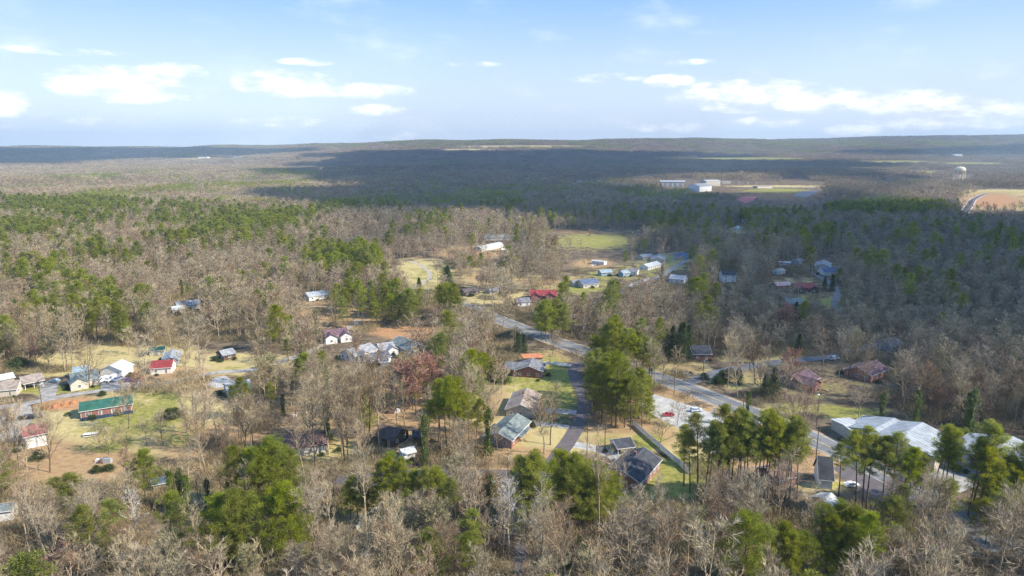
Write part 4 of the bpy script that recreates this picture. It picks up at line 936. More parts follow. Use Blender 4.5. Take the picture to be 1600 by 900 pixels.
# white board fence
f0, f1 = at(989, 664), at(1078, 742); fd = (f1 - f0); FL = math.hypot(fd.x, fd.y); fa = math.atan2(fd.y, fd.x)
white_v = mat("white_fence_boards", (.82, .81, .80), .7, .05, 1.2, trans=.3)
root = empty('board_fence', f0, fa, label="long white board fence running down from the pines beside the parking lot", cat="fence")
n = int(FL / 2.4); bd = B()
for k in range(8): bd.box(.02 + k * .29, .02 + k * .29 + .275, -.02, .02, .08, 1.95)
bd.box(0, 2.34, .021, .07, .3, .42); bd.box(0, 2.34, .021, .07, 1.5, 1.62); pm = bd.mesh('fence_panel', white_v)
ps = B(); ps.box(-.06, .06, -.06, .06, -.5, 2.1); pp = ps.mesh('fence_post', white_v)
for k in range(n + 1):
    if k < n: link('panel', pm, root, (k * 2.4 + .06, 0, 0))
    link('post', pp, root, (k * 2.4, 0, 0))
HOUSES.append(((f0.x + f1.x) / 2, (f0.y + f1.y) / 2, FL / 2, 1, fa, "the white board fence", 1035, 700, (990, 660, 1060, 725), True))
# retaining bank wall of orange boards by the left yard
r0_, r1_ = at(68, 640), at(122, 630); rd = r1_ - r0_; rl = math.hypot(rd.x, rd.y)
root = empty('retaining_wall', r0_, math.atan2(rd.y, rd.x), label="low orange clay retaining wall below the left street", cat="retaining wall")
clay = mat("orange_clay_face", (.50, .25, .13), .95, .2, .8)
b = B(); b.box(0, rl, -.25, .25, -.6, 1.3, tx=.05, ty=.08); b.obj('wall_face', clay, root)
for k in range(int(rl / 3) + 1): b = B(); b.box(k * 3 - .09, k * 3 + .09, -.42, -.26, -.4, 1.45); b.obj('post', polew, root)
# garden bits
def bench_table(px, py, label):
    p = at(px, py); root = empty('picnic_table', p, .3, label=label, cat='picnic table'); b = B(); b.box(-2.3, 2.3, -.9, .9, .85, .97); b.obj('table_top', trimw, root)
    for sx in (-1.8, 1.8): b = B(); b.box(sx - .07, sx + .07, -.7, .7, -.1, .85); b.obj('leg', polew, root)
    for sy in (-1.5, 1.5): b = B(); b.box(-2.1, 2.1, sy - .2, sy + .2, .45, .52); b.obj('bench', trimw, root)
bench_table(142, 681, "white topped picnic table on the lawn below the green roofed bungalow")
def junk(px, py, n, label, seed):
    rng = random.Random(seed); p = at(px, py); root = empty('scrap_heap', p, 0, label=label, cat='scrap heap')
    for k in range(n):
        b = B(); x, y, w, h_ = rng.uniform(-3, 3), rng.uniform(-1.2, 1.2), rng.uniform(.5, 1.4), rng.uniform(.4, 1.5)
        b.box(x - w, x + w, y - w * .6, y + w * .6, -.1, h_, tx=w * rng.uniform(0, .7), ty=w * .2); b.obj(rng.choice(['tarpaulin', 'crate', 'board_pile']), [trimw, polew, WL['grey'], RF['brown']][k % 4], root)
junk(160, 722, 9, "heap of scrap with a white sheet on the orange ground", 3); junk(868 - 250, 645, 6, "dark heap of junk on the orange straw yard", 5); junk(1075, 585, 5, "pale boards lying on the verge across the main road", 8)
junk(462, 652, 5, "small pile with a white box above the wide brown roof", 9); junk(930, 415, 8, "scatter of pale scrap on the orange earth bank", 11)
def signboard(px, py):
    p = at(px, py); root = empty('sign', p, R(-25), label="small blank white sign beside the parking lot entrance", cat='sign')
    b = B(); b.box(-.6, .6, -.08, .08, .2, 2.6); b.obj('board', trimw, root); b = B(); b.box(-.7, .7, -.15, .15, -.2, .2); b.obj('plinth', chim, root)
signboard(1116, 647)
# driveway kerb boards in the lower wood (a pale retaining strip)
k0, k1 = at(556, 828), at(594, 790); kd = k1 - k0
root = empty('low_wall', k0, math.atan2(kd.y, kd.x), label="pale low wall slanting through the bare wood at the bottom", cat='wall')
b = B(); b.box(0, kd.length, -.3, .3, -.5, 1.0, tx=.05, ty=.05); b.obj('wall_face', concrete, root)
HOUSES.append((k0.x, k0.y, kd.length / 2, 1, 0, "the pale low wall at the bottom", 575, 810, (556, 792, 594, 826), True))

# ------------------------------------------------------------------ trees: where they stand
# clearings in photo pixels of the ground: (cx, cy, rx, ry, density inside)
CL = [(560, 645, 170, 52, .5), (110, 735, 120, 30, .15), (60, 605, 110, 24, .03), (160, 560, 120, 20, .04), (240, 565, 80, 24, .08), (370, 562, 100, 30, .10), (200, 662, 145, 48, .0), (330, 640, 80, 30, .15), (140, 690, 100, 30, .05), (90, 725, 90, 28, .10), (230, 710, 90, 24, .12), (320, 650, 90, 40, .30),
      (500, 495, 105, 24, .36), (460, 565, 50, 20, .45), (575, 545, 90, 26, .10), (655, 432, 60, 30, .06), (650, 520, 70, 12, .1), (770, 440, 90, 22, .22), (745, 395, 50, 14, .1), (790, 398, 30, 12, .1),
      (925, 377, 95, 16, .02), (925, 363, 110, 5, .0), (930, 420, 60, 26, .08), (1000, 425, 80, 24, .10), (1045, 400, 60, 14, .15), (850, 455, 70, 18, .15), (930, 455, 50, 18, .15),
      (862, 600, 48, 60, .0), (775, 610, 50, 40, .12), (840, 690, 70, 36, .06), (965, 695, 70, 36, .0), (1040, 680, 60, 60, .0), (1090, 655, 60, 30, .0), (1030, 750, 60, 30, .05), (640, 660, 70, 40, .25), (480, 690, 80, 30, .3),
      (850, 545, 50, 16, .05), (1080, 570, 50, 16, .1), (1190, 590, 120, 24, .12), (1290, 605, 90, 40, .12), (1290, 645, 120, 24, .04), (1400, 690, 120, 34, .0), (1560, 720, 70, 50, .0), (1290, 745, 60, 40, .08), (1360, 760, 80, 26, .05),
      (1255, 455, 70, 22, .12), (1290, 412, 40, 14, .1), (1137, 435, 22, 12, .05), (1555, 312, 60, 16, .0), (1600, 315, 60, 16, .03), (1570, 301, 90, 6, .03), (1215, 296, 90, 9, .03), (1160, 288, 30, 5, .05), (1075, 290, 50, 10, .1),
      (1240, 288, 80, 5, .15), (1165, 249, 105, 4, .0), (1400, 254, 70, 3.5, .0), (1520, 257, 60, 3.5, .0), (1440, 270, 50, 4, .1), (180, 285, 60, 3, .0), (320, 248, 60, 2.5, .0), (730, 234, 50, 2.5, .0), (820, 229, 120, 2.5, .1), (1165, 312, 22, 8, .05),
      (1152, 360, 18, 10, .0), (300, 476, 34, 12, .15), (165, 785, 26, 12, .2), (600, 812, 60, 22, .35), (690, 742, 150, 8, .1), (800, 800, 26, 60, .15), (10, 660, 50, 40, .05), (470, 262, 60, 3, .4), (740, 470, 50, 12, .2)]
def clear_at(px, py):
    d = np.ones(px.shape)
    for (cx, cy, rx, ry, v) in CL:
        r = ((px - cx) / rx) ** 2 + ((py - cy) / ry) ** 2
        d = np.where(r < 1, np.minimum(d, v), d)
    return d
# evergreen share by ground pixels: (cx, cy, rx, ry, share)
PB = [(230, 325, 290, 50, .66), (60, 390, 130, 38, .72), (340, 370, 140, 40, .64), (370, 300, 130, 24, .72), (130, 440, 150, 24, .25), (470, 380, 60, 40, .55), (545, 425, 80, 18, .95), (620, 330, 130, 40, .5), (900, 300, 120, 14, .2), (1060, 308, 80, 12, .8), (1110, 300, 24, 14, .97), (1400, 335, 90, 16, .97),
      (1190, 352, 40, 6, .7), (850, 255, 300, 8, .32), (1150, 238, 350, 3, .5), (800, 226, 1400, 7, .55), (440, 276, 60, 7, .97), (290, 246, 40, 3, .9), (80, 500, 120, 30, .25), (160, 520, 100, 22, .35), (560, 500, 70, 24, .5), (690, 500, 60, 20, .55), (850, 490, 60, 30, .45), (760, 600, 50, 30, .25),
      (1080, 480, 30, 14, .3), (1470, 520, 60, 20, .2), (1250, 380, 80, 14, .15), (1500, 290, 90, 10, .2), (350, 820, 180, 60, .22), (700, 770, 90, 40, .12), (1100, 770, 120, 60, .25), (1400, 800, 200, 60, .22), (760, 320, 60, 20, .4), (1000, 360, 60, 10, .1), (1130, 520, 40, 20, .2), (240, 430, 200, 20, .2)]
def pine_at(px, py, x, y):
    p = np.full(px.shape, .055)
    for (cx, cy, rx, ry, v) in PB:
        g = np.exp(-(((px - cx) / rx) ** 2 + ((py - cy) / ry) ** 2) ** 2); p = np.maximum(p, v * np.minimum(1, g * 1.4))
    n = 1.1 * np.sin(x / 95 + y / 260 + 1.7 * np.sin(y / 290)) * np.cos(y / 340 - x / 170 + 1.4 * np.sin(x / 83)) + .7 * np.sin(x / 41 + 1.3 * np.sin(y / 160)) * np.sin(y / 150 + 1.1 * np.sin(x / 71 + 2)) + .6 * np.sin(x / 17 + y / 37) * np.sin(y / 29)
    soft = 1 / (1 + np.exp(-n * 3.2))
    return np.where(p > .9, p, np.clip(p * .95 + (soft - .5) * .95 * np.minimum(1, p * 2.2), .012, 1))
RP = np.array(ROADPTS)
def near_road(x, y, pad=2.5):
    out = np.zeros(x.shape, bool)
    for i in range(0, len(x), 4000):
        s_ = slice(i, i + 4000); d2 = (x[s_, None] - RP[None, :, 0]) ** 2 + (y[s_, None] - RP[None, :, 1]) ** 2
        out[s_] = (d2 < (RP[None, :, 2] + pad) ** 2).any(1)
    return out
def near_house(x, y, pad=3.5):
    out = np.zeros(x.shape, bool)
    for (hx_, hy_, a, b_, ang, *_r) in HOUSES:
        dx, dy = x - hx_, y - hy_; u = dx * math.cos(ang) + dy * math.sin(ang); v = -dx * math.sin(ang) + dy * math.cos(ang)
        out |= (np.abs(u) < a + pad) & (np.abs(v) < b_ + pad)
    return out
KEEP = [h[8] for h in HOUSES if h[9]]
# parts of the ground the photograph shows uncovered
KEEP += [(885, 530, 930, 545), (1040, 590, 1150, 640), (1025, 618, 1110, 655), (780, 498, 800, 512), (890, 570, 915, 700), (830, 585, 880, 640), (900, 690, 965, 715), (60, 610, 240, 625), (10, 632, 50, 680), (90, 645, 250, 690), (1300, 670, 1460, 700),
         (1100, 560, 1300, 590), (870, 366, 985, 385), (640, 415, 680, 445), (1500, 305, 1600, 330), (1150, 290, 1280, 318), (1270, 600, 1330, 650), (1285, 445, 1315, 475), (1010, 730, 1090, 770), (1060, 246, 1270, 252), (1340, 252, 1560, 259), (0, 622, 60, 632), (985, 665, 1075, 740)]
KEEP += [(240, 772, 305, 840), (340, 778, 408, 840), (425, 765, 478, 850), (365, 692, 465, 745), (600, 712, 695, 765), (540, 755, 590, 790), (865, 712, 955, 780), (815, 705, 845, 770), (1280, 792, 1342, 850), (1185, 826, 1250, 880), (1095, 650, 1240, 720), (1335, 670, 1430, 750), (100, 742, 130, 775), (1455, 662, 1600, 740)]
def covers(px, py, hpx, wpx, frac=.0):
    """does a tree standing at px,py with this height and half width hide something that is seen in the photo"""
    out = np.zeros(px.shape, bool); x0, x1, y1, y0 = px - wpx * .75, px + wpx * .75, py - hpx * (.3), py - hpx
    for (a, b_, c_, d) in KEEP:
        out |= (x1 > a) & (x0 < c_) & (y1 > b_) & (y0 < d)
    return out
rng = np.random.default_rng(7)
TREES = []       # (kind, x, y, height, rot)
def put_tree(kind, px, py, top=None, H=None):
    """px,py: the foot in the photo; top: the pixel row of its tip"""
    p = at(px, py)
    if top is not None:
        lo, hi = 2., 60.
        for _ in range(30):
            m_ = (lo + hi) / 2; q = proj(p.x, p.y, p.z + m_)[1]
            if q > top: lo = m_
            else: hi = m_
        H = lo
    TREES.append((kind, p.x, p.y, H, rng.random() * 6.28))
# the tall pine clump right of the curving lane
for (x, b_, t) in [(928, 645, 556), (940, 662, 545), (953, 640, 552), (962, 668, 548), (973, 650, 558), (985, 672, 566), (998, 655, 575), (1008, 640, 585), (932, 628, 542), (947, 622, 540), (968, 628, 546), (990, 630, 560), (1015, 662, 600), (940, 640, 560), (976, 668, 590), (922, 622, 548), (957, 655, 556), (1003, 668, 596),
                   (926, 652, 570), (936, 655, 562), (946, 650, 552), (966, 645, 552), (980, 640, 560), (992, 648, 570), (1010, 655, 590), (955, 665, 565), (930, 636, 550), (1000, 640, 574)]:
    put_tree('bushy_pine' if x % 5 == 0 else 'tall_pine', x, b_, t + (22 if x % 5 == 0 else 0))
for (x, b_, t) in [(942, 592, 512), (955, 590, 497), (968, 588, 505), (980, 592, 512), (992, 590, 516), (1004, 594, 522), (1015, 598, 530), (948, 580, 508), (962, 578, 492), (985, 578, 514), (1018, 590, 534), (974, 600, 520), (935, 598, 525), (958, 600, 514), (1002, 600, 528), (950, 596, 500), (990, 598, 520)]:
    put_tree('bushy_pine' if x % 2 else 'tall_pine', x, b_, t)
for (x, b_, t) in [(846, 532, 475), (853, 534, 468), (862, 530, 470), (872, 528, 466), (880, 530, 474), (737, 600, 556), (760, 598, 552), (772, 600, 562), (752, 590, 550), (745, 597, 560),
                   (690, 712, 592), (703, 716, 584), (715, 705, 588), (724, 712, 596), (710, 690, 590), (698, 700, 605), (685, 690, 608), (720, 700, 610), (733, 700, 612), (742, 712, 620), (668, 715, 625),
                   (497, 610, 548), (475, 620, 552), (488, 605, 555), (470, 600, 560), (372, 660, 590), (382, 655, 598), (366, 650, 600), (645, 640, 560)]:
    put_tree('tall_pine' if b_ > 640 else 'bushy_pine', x, b_, t)
# big pines of the lower edge
for (k, x, b_, t) in [('bushy_pine', 375, 790, 694), ('bushy_pine', 402, 800, 702), ('bushy_pine', 420, 806, 684), ('bushy_pine', 412, 815, 705), ('bushy_pine', 452, 800, 706),
                      ('bushy_pine', 445, 898, 758), ('bushy_pine', 462, 890, 770), ('bushy_pine', 372, 905, 768), ('bushy_pine', 345, 900, 778), ('tall_pine', 270, 890, 765), ('tall_pine', 290, 895, 775),
                      ('bushy_pine', 358, 890, 772), ('bushy_pine', 395, 902, 780), ('bushy_pine', 438, 893, 780), ('bushy_pine', 440, 800, 690), ('bushy_pine', 398, 792, 700), ('bushy_pine', 385, 898, 790), ('bushy_pine', 115, 800, 738), ('bushy_pine', 100, 805, 745), ('bushy_pine', 128, 800, 745), ('ivy_clad_tree', 270, 800, 722), ('ivy_clad_tree', 285, 795, 718), ('ivy_clad_tree', 295, 800, 730), ('ivy_clad_tree', 326, 790, 738), ('ivy_clad_tree', 358, 790, 745),
                      ('tall_pine', 612, 825, 712), ('tall_pine', 625, 822, 706), ('tall_pine', 638, 828, 715), ('tall_pine', 600, 820, 722), ('tall_pine', 655, 825, 730), ('tall_pine', 665, 830, 726), ('tall_pine', 682, 828, 728), ('tall_pine', 673, 820, 735), ('tall_pine', 648, 830, 740), ('tall_pine', 692, 825, 740), ('bushy_pine', 548, 812, 752), ('bushy_pine', 560, 815, 745), ('bushy_pine', 575, 810, 755), ('bushy_pine', 590, 815, 750),
                      ('tall_pine', 815, 830, 705), ('tall_pine', 828, 835, 700), ('bushy_pine', 838, 830, 712), ('bushy_pine', 822, 840, 718), ('bushy_pine', 877, 815, 705), ('bushy_pine', 890, 820, 710), ('bushy_pine', 903, 822, 716), ('bushy_pine', 918, 822, 722), ('bushy_pine', 932, 820, 722), ('bushy_pine', 945, 818, 735), ('bushy_pine', 868, 810, 722), ('bushy_pine', 885, 830, 725), ('bushy_pine', 910, 830, 735), ('bushy_pine', 925, 830, 738), ('bushy_pine', 955, 808, 740),
                      ('cedar_tree', 902, 912, 838), ('cedar_tree', 912, 905, 852), ('bushy_pine', 893, 905, 850), ('tall_pine', 1090, 780, 648), ('tall_pine', 1068, 760, 665), ('tall_pine', 1078, 770, 672), ('tall_pine', 1105, 775, 655), ('tall_pine', 1130, 790, 650), ('tall_pine', 1142, 795, 632), ('tall_pine', 1155, 798, 640), ('tall_pine', 1168, 795, 645), ('tall_pine', 1180, 798, 640), ('tall_pine', 1192, 792, 636), ('tall_pine', 1204, 798, 652), ('tall_pine', 1218, 795, 648), ('tall_pine', 1232, 790, 655), ('tall_pine', 1245, 780, 662),
                      ('tall_pine', 1150, 780, 660), ('tall_pine', 1186, 785, 660), ('tall_pine', 1210, 780, 660), ('tall_pine', 1172, 775, 668), ('tall_pine', 1125, 790, 680), ('tall_pine', 1118, 800, 668), ('tall_pine', 1100, 785, 665), ('tall_pine', 1160, 785, 652), ('tall_pine', 1198, 790, 645), ('tall_pine', 1225, 788, 650), ('tall_pine', 1140, 785, 655),
                      ('bushy_pine', 1290, 905, 790), ('bushy_pine', 1305, 900, 782), ('bushy_pine', 1318, 902, 788), ('bushy_pine', 1332, 905, 800), ('bushy_pine', 1300, 915, 810), ('bushy_pine', 1325, 915, 815), ('bushy_pine', 1200, 925, 822), ('bushy_pine', 1215, 920, 818), ('bushy_pine', 1232, 925, 826), ('bushy_pine', 1185, 925, 835), ('bushy_pine', 1250, 930, 835),
                      ('tall_pine', 1335, 810, 672), ('tall_pine', 1345, 812, 668), ('tall_pine', 1352, 808, 680), ('tall_pine', 1378, 812, 680), ('tall_pine', 1388, 815, 676), ('tall_pine', 1410, 830, 700), ('tall_pine', 1400, 826, 705), ('tall_pine', 1425, 828, 710), ('tall_pine', 1310, 775, 690), ('tall_pine', 1465, 790, 660), ('tall_pine', 1475, 795, 668), ('tall_pine', 1485, 790, 672), ('tall_pine', 1455, 788, 676),
                      ('tall_pine', 1518, 800, 652), ('tall_pine', 1528, 805, 660), ('tall_pine', 1512, 805, 680), ('bushy_pine', 1540, 815, 700), ('bushy_pine', 1555, 812, 712), ('bushy_pine', 1572, 815, 718), ('bushy_pine', 1590, 810, 690), ('bushy_pine', 1600, 815, 700), ('bushy_pine', 1550, 820, 730), ('bushy_pine', 1580, 822, 735), ('bushy_pine', 1470, 815, 745), ('bushy_pine', 1540, 850, 780), ('bushy_pine', 1560, 850, 775), ('bushy_pine', 1440, 925, 872), ('golden_budding_tree', 1400, 905, 842), ('golden_budding_tree', 1385, 905, 850), ('golden_budding_tree', 1435, 910, 868),
                      ('ivy_clad_tree', 1515, 680, 590), ('ivy_clad_tree', 1508, 678, 600), ('ivy_clad_tree', 1375, 670, 600), ('ivy_clad_tree', 1430, 665, 598), ('sycamore_tree', 845, 850, 742), ('sycamore_tree', 795, 858, 748), ('sycamore_tree', 788, 850, 756), ('sycamore_tree', 217, 880, 765), ('sycamore_tree', 1396, 830, 745)]:
    put_tree(k, x, b_, t)
# single trees the photo shows
for (k, x, b_, t) in [('spreading_bare_tree', 201, 670, 612), ('spreading_bare_tree', 140, 605, 545), ('spreading_bare_tree', 78, 738, 662), ('bare_tree', 47, 580, 515), ('spreading_bare_tree', 255, 695, 650), ('spreading_bare_tree', 312, 695, 632), ('spreading_bare_tree', 158, 705, 670), ('spreading_bare_tree', 198, 704, 672), ('spreading_bare_tree', 228, 696, 662), ('spreading_bare_tree', 170, 708, 676),
                      ('budding_tree', 632, 658, 582), ('budding_tree', 650, 640, 578), ('budding_tree', 668, 630, 572), ('budding_tree', 680, 615, 570), ('bare_tree', 860, 695, 608), ('bare_tree', 850, 708, 618), ('slender_bare_tree', 803, 608, 580), ('spreading_bare_tree', 1058, 665, 632), ('spreading_bare_tree', 1030, 700, 660), ('bare_tree', 1023, 605, 540), ('bare_tree', 1014, 588, 545), ('bare_tree', 863, 555, 518), ('bare_tree', 872, 552, 520),
                      ('bare_tree', 1137, 605, 532), ('bare_tree', 1180, 600, 535), ('bare_tree', 1195, 605, 545), ('spreading_bare_tree', 1187, 620, 575), ('bare_tree', 1150, 590, 520), ('bare_tree', 1172, 580, 518), ('cedar_tree', 1154, 600, 573), ('cedar_tree', 1208, 622, 575), ('cedar_tree', 1196, 615, 585), ('cedar_tree', 1050, 560, 510), ('cedar_tree', 1064, 565, 505), ('cedar_tree', 1040, 555, 515), ('cedar_tree', 1075, 552, 508), ('spreading_bare_tree', 1225, 625, 575), ('budding_tree', 1232, 610, 560), ('budding_tree', 1228, 520, 485), ('budding_tree', 1218, 515, 490),
                      ('bushy_pine', 697, 455, 417), ('cedar_tree', 700, 457, 416), ('cedar_tree', 655, 455, 434), ('cedar_tree', 556, 467, 436), ('cedar_tree', 550, 468, 440), ('tall_pine', 612, 468, 430), ('bushy_pine', 965, 470, 440), ('bushy_pine', 955, 472, 446), ('cedar_tree', 465, 530, 505), ('cedar_tree', 819, 550, 523), ('cedar_tree', 810, 552, 520), ('bushy_pine', 1255, 505, 470), ('cedar_tree', 1243, 500, 472), ('cedar_tree', 1034, 435, 415), ('cedar_tree', 1085, 452, 432), ('cedar_tree', 1300, 455, 430), ('cedar_tree', 1288, 452, 432),
                      ('evergreen_bush', 160, 618, 611), ('evergreen_bush', 265, 655, 640), ('evergreen_bush', 275, 652, 638), ('evergreen_bush', 60, 718, 704), ('evergreen_bush', 170, 735, 727), ('evergreen_bush', 152, 737, 730), ('evergreen_bush', 1130, 595, 580), ('evergreen_bush', 1140, 590, 576), ('evergreen_bush', 1122, 600, 588), ('evergreen_bush', 1100, 592, 583), ('evergreen_bush', 30, 578, 560), ('evergreen_bush', 770, 595, 580), ('evergreen_bush', 785, 598, 583),
                      ('bare_tree', 540, 722, 590), ('bare_tree', 535, 718, 600), ('bare_tree', 568, 700, 585), ('bare_tree', 575, 695, 560), ('bare_tree', 493, 730, 600), ('bare_tree', 514, 710, 605), ('ivy_clad_tree', 512, 690, 610), ('bare_tree', 543, 725, 640), ('slender_bare_tree', 594, 705, 600), ('ivy_clad_tree', 664, 725, 630), ('ivy_clad_tree', 720, 705, 620), ('ivy_clad_tree', 763, 710, 620), ('bare_tree', 760, 690, 610), ('ivy_clad_tree', 497, 580, 545), ('ivy_clad_tree', 527, 575, 550), ('ivy_clad_tree', 665, 585, 552),
                      ('bare_tree', 770, 505, 425), ('bare_tree', 758, 470, 415), ('bare_tree', 800, 460, 395), ('bare_tree', 828, 455, 385), ('bare_tree', 870, 450, 395), ('bare_tree', 822, 410, 350), ('bare_tree', 835, 412, 350), ('bare_tree', 850, 405, 352), ('slender_bare_tree', 745, 405, 345), ('bare_tree', 1035, 600, 560), ('bare_tree', 1310, 590, 520), ('bare_tree', 1346, 620, 560), ('bare_tree', 1325, 590, 525), ('bare_tree', 16, 720, 640), ('bare_tree', 30, 730, 640), ('slender_bare_tree', 42, 760, 690), ('slender_bare_tree', 934, 840, 690), ('bare_tree', 955, 800, 720)]:
    put_tree(k, x, b_, t)
for hh in HOUSES:
    if 200 < hh[1] < 560 and hh[9] and 'fence' not in hh[5] and 'wall' not in hh[5]:
        for _ in range(3):
            u, v = rng.choice([-1, 1]) * (hh[2] + rng.uniform(1.6, 5)), rng.uniform(-1, 1) * hh[3] * 1.3
            if rng.random() < .5: u, v = rng.uniform(-.9, .9) * hh[2], rng.choice([-1, 1]) * (hh[3] + rng.uniform(1.4, 3))
            TREES.append(('evergreen_bush', hh[0] + math.cos(hh[4]) * u - math.sin(hh[4]) * v, hh[1] + math.sin(hh[4]) * u + math.cos(hh[4]) * v, rng.uniform(.9, 2.0), rng.random() * 6.28))
for (x0, x1, y0, y1, n, k, h0, h1) in ((380, 780, 692, 770, 34, 'slender_bare_tree', 17, 25), (250, 400, 650, 720, 8, 'slender_bare_tree', 14, 20), (0, 1600, 850, 935, 38, 'slender_bare_tree', 19, 27), (0, 1600, 830, 940, 26, 'tall_pine', 17, 24), (520, 800, 760, 850, 14, 'tall_pine', 16, 23),
                                       (1230, 1600, 790, 880, 20, 'tall_pine', 18, 26), (480, 780, 600, 690, 16, 'slender_bare_tree', 16, 23), (640, 780, 690, 730, 6, 'ivy_clad_tree', 15, 20), (940, 1250, 800, 900, 22, 'bare_tree', 17, 24)):
    for _ in range(n):
        a_, b_ = rng.uniform(x0, x1), rng.uniform(y0, y1); h_ = rng.uniform(h0, h1); w_ = at(a_, b_)
        ax, ay = np.array([w_.x]), np.array([w_.y]); tp_ = proj(w_.x, w_.y, w_.z + h_)[1]
        if near_house(ax, ay)[0] or near_road(ax, ay)[0] or min((t[1] - w_.x) ** 2 + (t[2] - w_.y) ** 2 for t in TREES) < 9: continue
        if (k == 'tall_pine' or rng.random() < .85) and covers(np.array([a_]), np.array([b_]), np.array([b_ - tp_]), np.array([14.]))[0]: continue
        TREES.append((k, w_.x, w_.y, h_, rng.random() * 6.28))
HT = np.array([[t[1], t[2]] for t in TREES])

def cand(y0, y1, cell):
    """jittered grid over the part of the country that the view and its neighbourhood take in"""
    gy = np.arange(y0, y1, cell); out = []
    for y in gy:
        hwid = y * .80 + 30; gx = np.arange(-hwid, hwid, cell); out.append(np.stack([gx + rng.random(len(gx)) * cell * .95, np.full(len(gx), y) + rng.random(len(gx)) * cell * .95], 1))
    return np.concatenate(out)
Cn = np.concatenate([cand(112, 345, 5.3), cand(345, 1180, 6.0)]); x, y = Cn[:, 0], Cn[:, 1]; z = height(x, y); px, py = proj(x, y, z)
dens = clear_at(px, py)
thin = np.clip(.62 + .5 * np.sin(x / 33 + 2 * np.sin(y / 41)) * np.sin(y / 29 + x / 67), .45, 1)
ok = rng.random(len(x)) < dens * np.where(dens > .5, thin, 1)
pshare = pine_at(px, py, x, y); isp = rng.random(len(x)) < pshare
H = np.where(isp, rng.uniform(14, 25, len(x)), np.where(y < 340, rng.uniform(12, 24, len(x)), rng.uniform(11, 21, len(x))) * (.9 + .2 * np.sin(x / 90) * np.sin(y / 80)))
ok &= ~near_road(x, y) & ~near_house(x, y)
tx_, ty_ = proj(x, y, z + H); hpx = py - ty_; wpx = FPX * 2.8 / np.maximum(y, 50)
cv = covers(px, py, hpx, wpx); ok &= ~(cv & (rng.random(len(x)) < np.where(isp, .98, .88)))
for i in range(0, len(x), 5000):
    s_ = slice(i, i + 5000); ok[s_] &= ~(((x[s_, None] - HT[None, :, 0]) ** 2 + (y[s_, None] - HT[None, :, 1]) ** 2) < 10).any(1)
x, y, z, px, py, H, isp = [a[ok] for a in (x, y, z, px, py, H, isp)]
r = rng.random(len(x))
kinds = np.where(isp, np.where(r < .55, 'bushy_pine', 'tall_pine'), np.where(r < .56, 'bare_tree', np.where(r < .74, 'slender_bare_tree', np.where(r < .83, 'spreading_bare_tree', np.where(r < .91, 'golden_budding_tree', np.where(r < .945, 'budding_tree', np.where(r < .965, 'ivy_clad_tree', np.where(r < .985, 'cedar_tree', 'evergreen_bush'))))))))
# singles are nearest-first within each kind up to these numbers, the others go into the woods
CAP = dict(bare_tree=230, slender_bare_tree=120, spreading_bare_tree=70, tall_pine=300, bushy_pine=300, budding_tree=40, golden_budding_tree=40, ivy_clad_tree=50, cedar_tree=45, evergreen_bush=190, sycamore_tree=20)
cnt = {}
for t in TREES: cnt[t[0]] = cnt.get(t[0], 0) + 1
rest = []
order = np.argsort(y)
SING = dict(spreading_bare_tree=(7, 11), budding_tree=(6, 10), golden_budding_tree=(8, 16), cedar_tree=(6, 11), evergreen_bush=(1.6, 3))
for i in order:
    k = str(kinds[i]); h_ = H[i] if k not in SING else rng.uniform(*SING[k])
    inview = -60 < px[i] < 1660 and y[i] > 135
    # a pine or a bare tree counts to one budget each
    tot = sum(cnt.get(q, 0) for q in (('tall_pine', 'bushy_pine') if 'pine' in k else ('bare_tree', 'slender_bare_tree', 'spreading_bare_tree')))
    lim = 290 if ('pine' in k or 'bare' in k) else CAP[k]
    if inview and py[i] - proj(x[i], y[i], z[i] + h_)[1] > 8 and (tot if ('pine' in k or 'bare' in k) else cnt.get(k, 0)) < lim:
        cnt[k] = cnt.get(k, 0) + 1; TREES.append((k, x[i], y[i], h_, rng.random() * 6.28))
    else: rest.append((i, k, h_))
print("single trees", len(TREES), cnt)

# labels: kind and look, then where it stands against the nearest landmark
DESC = dict(bare_tree=("tan twigged bare tree", "tree"), slender_bare_tree=("slender upright bare tree", "tree"), spreading_bare_tree=("low spreading bare tree", "tree"), tall_pine=("tall bare trunked pine", "pine tree"), bushy_pine=("bushy green pine", "pine tree"),
            budding_tree=("small reddish budding tree", "tree"), golden_budding_tree=("small golden green budding tree", "tree"), ivy_clad_tree=("tree clad in dark ivy", "tree"), cedar_tree=("dark cone shaped evergreen", "evergreen tree"), evergreen_bush=("round dark evergreen bush", "bush"), sycamore_tree=("white barked bare sycamore", "tree"))
LM = [(h[0], h[1], h[5]) for h in HOUSES if h[1] < 1400 and 'far' not in h[5]] 
for (nm, a, b_) in (("the photo's lower left edge", 200, 893), ("the lower edge left of centre", 560, 893), ("the photo's lower edge centre", 830, 893), ("the lower edge right of centre", 1090, 893), ("the photo's lower right edge", 1450, 893),
                    ("the curving lane", 905, 640), ("the lower wood by the sycamores", 835, 815), ("the pale parking lot", 1075, 650), ("the side street", 1200, 568), ("the lower street", 690, 740), ("the left street", 280, 596), ("the tall pine clump by the lane", 965, 655), ("the main road bend", 830, 519), ("the lower left corner", 30, 880), ("the lower right corner", 1580, 870), ("the green field", 930, 378)):
    p = at(a, b_); LM.append((p.x, p.y, nm))
LA = np.array([(a, b_) for a, b_, _ in LM])
recs = []
